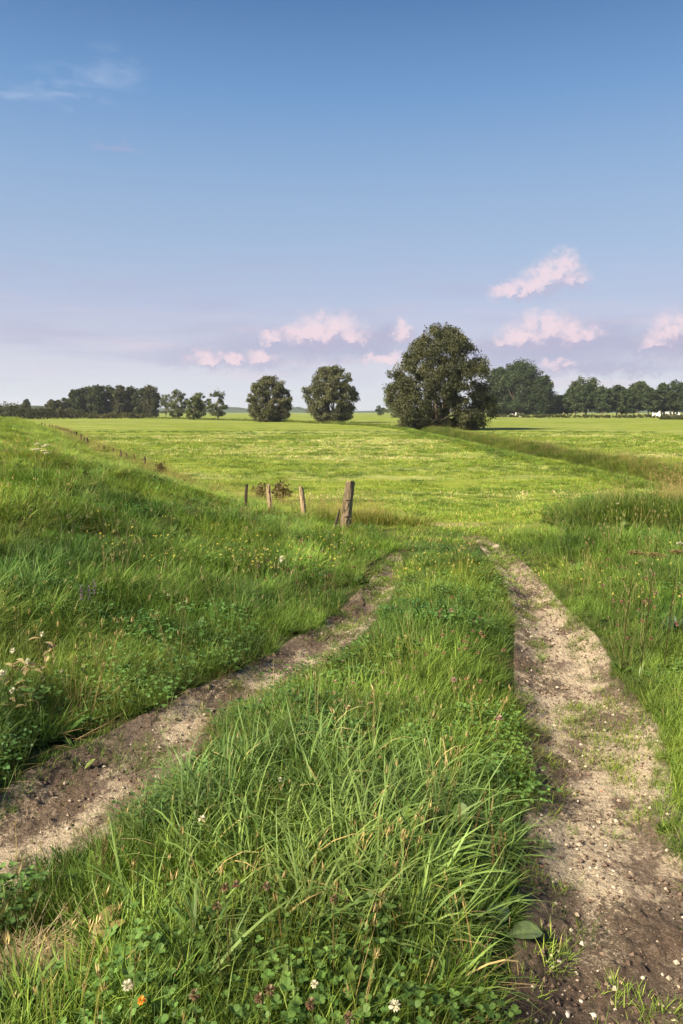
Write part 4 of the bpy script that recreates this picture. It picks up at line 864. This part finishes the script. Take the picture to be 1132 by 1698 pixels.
bigleaf('dock_leaf', 340, 1620, .07, .12, .02, 1.5, .05, .3, 'narrow upright leaf rising from the clover', (.07,.13,.025), (.09,.15,.03), prof=LN)
bigleaf('dock_leaf', 405, 1600, .08, .12, .026, 2.4, .35, .2, 'pale narrow leaf leaning left in the clover', (.13,.20,.05), (.16,.23,.07), prof=LN)
bigleaf('dock_leaf', 150, 1545, .10, .12, .05, .6, .8, .4, 'brown edged leaf sprawling beside the plantains', (.16,.12,.04), (.20,.16,.06), 2, spread=1.0)
bigleaf('dock_leaf', 138, 1276, .01, .07, .03, .7, .85, .3, 'yellowish oval leaf at the upper edge of the left track', (.15,.20,.05), (.18,.23,.06))
for px, py, L_, lab in [(27, 1432, .16, 'bleached dry stalk standing at the edge of the left track'), (68, 1436, .09, 'second shorter dry stalk by the left track'), (452, 1184, .32, 'pale tall seed stalk where the left track narrows'), (329, 1109, .12, 'thin pale seed stalk leaning over the left track edge')]:
    b = hitg(px, py); single('dry_stalk', [('stem', stemv(L_, .004, .04, 1, (.45,.38,.22))), ('seed_head', ballhead(topof(L_, .04, 1), .01, 24, *TAN, low=-1))], b, lab, 'stalk', 'dry stalks')
# withered weeds at the left edge
wi = 0
for px, py, h, lab in [(20,1175,.32,'leftmost withered weed with browned curling leaves'), (45,1190,.30,'middle withered weed with a pale seed pod'), (75,1150,.34,'right hand withered weed topped by a pale dry head'), (28,1215,.22,'lowest withered weed in front of the others')]:
    b = hitg(px, py); k = 9; z_ = h*(.3+.65*rng.random(k)); bs = np.stack([rng.normal(0, .02, k), rng.normal(0, .02, k), z_], -1)
    lv = leafy(bs, rng.random(k)*6.28, np.full(k, .075), np.full(k, .032), .7+.8*rng.random(k), np.full(k, .9), gcol(k, (.12,.11,.04), (.30,.24,.13), .3), OV, 5, .5); lv2 = rosette(7, .12, .045, (.2, .9))
    single('withered_weed', [('stem', stemv(h, .006, .06, wi, (.16,.15,.06))), *[('dry_leaf', (lv[0][i*18:i*18+18], lv[1][[q_ for q_ in range(len(lv[1])) if i*18 <= lv[1][q_][0] < i*18+18]]-i*18, lv[2][i*18:i*18+18])) for i in range(k)], ('leaves', lv2), ('seed_head', ballhead(topof(h, .06, wi), .016, 30, *CREAM, low=-1))], b, lab, 'weed', 'withered weeds at the left edge'); wi += 1
headplant('white_flower', 2, 1117, .35, .02, ((.6,.6,.55), (.8,.8,.75)), 'white flower head cut by the left edge above the withered weeds')
# umbellifers
def umbel(px, py, h, r, label, cols, group=None, dark=False, k=14, lean=.05, n_um=1):
    b = hitg(px, py, h); L_ = []; sc_ = (.06,.05,.02) if dark else (.12,.16,.05); stems = [stemv(h, .008 if h > .6 else .005, lean, .5, sc_)]; tp = topof(h, lean, .5); b -= Vector((tp[0], tp[1], 0)); b.z = float(zg(b.x, b.y)); heads = []
    for i in range(k):
        a = i*2.4; rr = r*math.sqrt((i+.5)/k); e = tp+np.array([rr*math.cos(a), rr*math.sin(a), r*.55-.25*rr]); v = e-tp; l = np.linalg.norm(v); th = math.acos(v[2]/l)
        one = lambda q: np.array([float(q)]); stems.append(blades(tp[None], one(a), one(l), one(.003), one(th), one(0), 2, vert(sc_, 1)))
        m_ = 16; hd = np.stack([rng.normal(0, r*.09, m_), rng.normal(0, r*.09, m_), rng.normal(0, .004, m_)], -1)+e; heads.append(blades(hd, rng.random(m_)*6.28, np.full(m_, .013*max(1, r/.06)), np.full(m_, .010*max(1, r/.06)), np.full(m_, 1.2), np.full(m_, .2), 2, gcol(m_, *cols, 0)))
    lf = rosette(5, h*.16, h*.04, (.3, .9)); return single('umbellifer', [('stem', merge(stems)), ('umbel', merge(heads)), ('leaves', lf)], b, label, 'umbellifer', group)
BR = ((.14,.11,.035), (.26,.20,.08)); WH = ((.55,.55,.45), (.78,.78,.70))
for px, py, r, lab in [(1085,926,.06,'large brown umbel of the seeding plant at the right edge'), (1052,920,.045,'smaller brown umbel left of the large one'), (1124,918,.05,'brown umbel touching the right edge of the picture')]:
    umbel(px, py, .75, r, lab, BR, 'brown umbels at the right edge', True, lean=.1)
umbel(1127, 903, .7, .018, 'small white umbel above the brown ones at the right edge', WH, None, k=7)
for i, (px, py) in enumerate([(61,739), (77,740), (73,742.5), (57,748), (64,747), (78,754), (73,750)]):
    umbel(px, py, .45, .032, ['uppermost left white umbel on the bank crest', 'uppermost right white umbel on the bank crest', 'white umbel just below the upper right one', 'lower left white umbel on the bank', 'white umbel in the middle of the cluster on the bank', 'lowest right white umbel on the bank', 'white umbel between the middle and the lowest right one'][i], WH, 'white umbels on the bank', k=9)
umbel(1024, 836, .5, .012, 'tiny white flower at the top of the dark knoll', WH, None, k=6)
# purple vetch spikes
for px, py, lab in [(156,963,'right and tallest purple flower spike on the bank'), (147,972,'purple flower spike left of the tallest'), (134,973,'leftmost of the three purple flower spikes on the bank')]:
    h = .42; b = hitg(px, py, h); k = 34; t_ = rng.random(k); base = np.stack([0*t_, 0*t_, h*.78+h*.24*t_], -1)
    single('purple_vetch', [('stem', stemv(h, .004)), ('flower_head', blades(base, rng.random(k)*6.28, np.full(k, .016), np.full(k, .008), np.full(k, 1.0), np.full(k, .8), 2, gcol(k, (.16,.10,.20), (.28,.18,.32), 0)))], b, lab, 'flower', 'purple flower spikes')
# blue green leafy herb at the right edge
b = hitg(1115, 1060); single('leafy_herb', [('leaves', merge([rosette(14, .13, .045, (.1, 1.0), OV, (.05,.10,.05), (.08,.14,.07)), rosette(10, .17, .045, (.0, .6), OV, (.05,.10,.05), (.08,.14,.07))])), ('stem', stemv(.18, .005))], b, 'blue green broad leaved herb at the right edge above the track', 'herb')
# flowers past counting apart: shared label within a group, each a thing of its own
def flowers(name, k, region, h, r, cols, label, group, kk=12, w=.6):
    x0, x1, y0, y1 = region; V, Q, C = merge([stemv(h, .0035)]+[ballhead(np.array([0, 0, h]), r, kk, *cols, w=w)]); me = mesh(name, V, Q, [M_PLANT], False, C)
    for i in range(k):
        px = x0+(x1-x0)*rng.random(); py = y0+(y1-y0)*np.clip(rng.normal(.5, .25), 0, 1); b = hitg(px, py, h)
        if max(float(trk(TR, np.array([b.x]), np.array([b.y]))[0]), float(trk(TL, np.array([b.x]), np.array([b.y]))[0])) > 0: continue
        s_ = .7+.6*rng.random(); o = link(name, me, None, b); o.rotation_euler = (rng.normal(0, .15), rng.normal(0, .15), rng.random()*6); o.scale = (s_, s_, .85+.25*rng.random()); tag(o, label, 'flower', group)
flowers('yellow_flower', 95, (370, 610, 885, 935), .30, .011, YEL, 'small yellow flower in the grass in front of the near fence posts', 'yellow flowers before the near fence posts')
flowers('yellow_flower', 45, (150, 400, 850, 925), .32, .011, YEL, 'small yellow flower on the left bank, left of the near fence posts', 'yellow flowers on the left bank')
flowers('yellow_flower', 34, (680, 800, 905, 950), .22, .010, YEL, 'small yellow flower at the far end of the middle strip', 'yellow flowers at the end of the middle strip')
flowers('yellow_flower', 30, (925, 1132, 900, 1015), .34, .010, YEL, 'small yellow flower in the right verge', 'yellow flowers in the right verge')
flowers('brown_clover', 34, (400, 620, 890, 960), .30, .017, RUST, 'dark reddish clover head among yellow flowers before the near posts', 'reddish clover heads before the near posts')
flowers('brown_clover', 30, (660, 850, 985, 1130), .27, .013, (RUST[1], TAN[0]), 'reddish brown seed head in the upper middle strip', 'reddish seed heads in the middle strip')
flowers('brown_clover', 34, (960, 1132, 890, 1100), .34, .017, ((.14,.05,.05), (.30,.14,.13)), 'dull red clover head in the right verge', 'red clover heads in the right verge')
flowers('brown_clover', 16, (560, 700, 1060, 1200), .24, .012, (RUST[1], TAN[1]), 'brown seed head on the left shoulder of the middle strip', 'brown seed heads on the left shoulder')

# ------------------------------------------------------------------ stones
def stone(px, py, s_, mat, label, group='stones on the wheel tracks'):
    b = hitg(px, py); a = np.linspace(0, 6.283, 9)[:-1]; V = []; ph = rng.random(8)*.35+.8
    for z, f_ in ((-.5, .8), (.05, 1), (.45, .75)): V.append(np.stack([f_*ph*np.cos(a)*s_, f_*ph*np.sin(a)*s_*.75, np.full(8, z*s_*.7)], -1))
    V.append(np.array([[0, 0, .42*s_]])); V = np.concatenate(V); i = np.arange(2)[:, None]*8+np.arange(8)[None]; j = np.arange(2)[:, None]*8+(np.arange(8)[None]+1) % 8
    Q = np.stack([i, j, j+8, i+8], -1).reshape(-1, 4); T_ = np.stack([16+np.arange(8), 16+(np.arange(8)+1) % 8, np.full(8, 24)], -1)
    o = link('stone', mesh('stone', V, [Q, T_], [mat], True), None, b+Vector((0, 0, .008))); o.rotation_euler = (0, 0, rng.random()*6); return tag(o, label, 'stone', group)
for px, py, s_, mt, lab in [(940,1686,.015,M_STONEW,'left of the two pale stones at the bottom of the right track'), (982,1688,.017,M_STONEW,'right and larger of the two pale stones at the bottom of the right track'), (963,1664,.009,M_STONE,'small tan stone above the two pale stones'), (897,1678,.009,M_BRICKC,'reddish stone left of the two pale stones'), (927,1598,.010,M_STONE,'tan stone on the right track below the grass tuft'),
      (916,1608,.007,M_STONEW,'small white stone left of the tan one below the grass tuft'), (978,1442,.009,M_STONEW,'bright white chip in the middle of the right track'), (1004,1405,.007,M_STONEW,'white chip a little above the bright one'), (958,1331,.008,M_STONEW,'white pebble on the upper pale crust of the right track'), (873,1332,.008,M_STONEW,'white pebble at the left edge of the right track'), (1068,1274,.007,M_BRICKC,'pinkish chip on the right side of the right track'), (1090,1231,.008,M_STONEW,'pale pebble by the right verge'),
      (898,1440,.010,M_BRICKC,'red brick chip near the left edge of the right track'), (997,1315,.008,M_BRICKC,'small dark red chip in the middle of the right track'), (992,1246,.012,M_STONEW,'flat pale stone higher up the right track'), (7,1390,.011,M_STONEW,'pale stone at the left edge on the left track'), (112,1377,.011,M_STONE,'upright pale stone on the left track beside the dry stalk'), (49,1304,.009,M_STONEW,'pale stone under the upper edge of the left track'), (384,1208,.018,M_BRICKC,'orange brown flat stone beside the left track by the strip'), (177,1381,.013,M_STONE,'buff clod shaped stone at the lower edge of the left track'), (1066,1625,.010,M_STONE,'tan pebble right of centre low on the right track'), (1010,1640,.008,M_STONEW,'white pebble above and right of the largest pale stone')]:
    stone(px, py, s_*.85, mt, lab)
# gravel: crumbs past counting
pr_ = []
for T_, k in ((TR, 10500), (TL, 5000)):
    y = 1.4+7*rng.random(k)**1.6; l = np.interp(y, T_[:, 0], T_[:, 1]); r_ = np.interp(y, T_[:, 0], T_[:, 2]); x = l+(r_-l)*(.04+.92*rng.random(k)); pr_.append(np.stack([x, y], -1))
pr_ = np.concatenate(pr_); k = len(pr_); z = zg(pr_[:, 0], pr_[:, 1]); s_ = .0014+.0105*rng.random(k)**5; oct_ = np.array([(1,0,0), (0,1,0), (-1,0,0), (0,-1,0), (0,0,.8), (0,0,-.8)])
tri = np.array([(0,1,4), (1,2,4), (2,3,4), (3,0,4), (1,0,5), (2,1,5), (3,2,5), (0,3,5)]); a = rng.random(k)*6.28
jit = oct_[None]*(.7+.6*rng.random((k, 6, 1)))*s_[:, None, None]; ca_, sa_ = np.cos(a)[:, None], np.sin(a)[:, None]
Vx = jit[..., 0]*ca_-jit[..., 1]*sa_+pr_[:, 0:1]; Vy = jit[..., 0]*sa_+jit[..., 1]*ca_+pr_[:, 1:2]; Vz = jit[..., 2]+(z+.008+s_*.3)[:, None]
Vg = np.stack([Vx, Vy, Vz], -1).reshape(-1, 3); Tg = (tri[None]+6*np.arange(k)[:, None, None]).reshape(-1, 3)
tg = rng.random((k, 1)); cg = np.where(rng.random((k, 1)) < .78, np.array([[.05,.034,.024]])+np.array([[.10,.07,.05]])*tg, np.array([[.22,.165,.11]])*(1-tg)+np.array([[.40,.35,.27]])*tg)
m, n = newmat('gravel'); at = n.node('ShaderNodeAttribute', attribute_name='bcol'); M_GRAV = finish(m, n, pbr(n, at.outputs['Color'], .85, .2))
tag(link('gravel', mesh('gravel', Vg, Tg, [M_GRAV], False, np.repeat(cg, 6, 0))), 'crumbs of clay and grit strewn over the wheel tracks', kind='stuff')

# ------------------------------------------------------------------ evening haze
m = bpy.data.materials.new('haze'); m.use_nodes = True; m.node_tree.nodes.clear(); n = N(m.node_tree)
pv_ = n.node('ShaderNodeVolumePrincipled'); pv_.inputs['Color'].default_value = (.80, .86, .95, 1); pv_.inputs['Density'].default_value = .00014; pv_.inputs['Anisotropy'].default_value = .2
ov = n.node('ShaderNodeOutputMaterial'); m.node_tree.links.new(pv_.outputs[0], ov.inputs['Volume'])
V = [(x, y, z) for x in (-3400, 3400) for y in (-80, 3800) for z in (-3.5, 42)]; Q = [(0,1,3,2), (4,6,7,5), (0,4,5,1), (2,3,7,6), (0,2,6,4), (1,5,7,3)]
tag(link('haze', mesh('haze', V, np.array(Q), [m])), 'thin evening haze over the fields', kind='stuff')
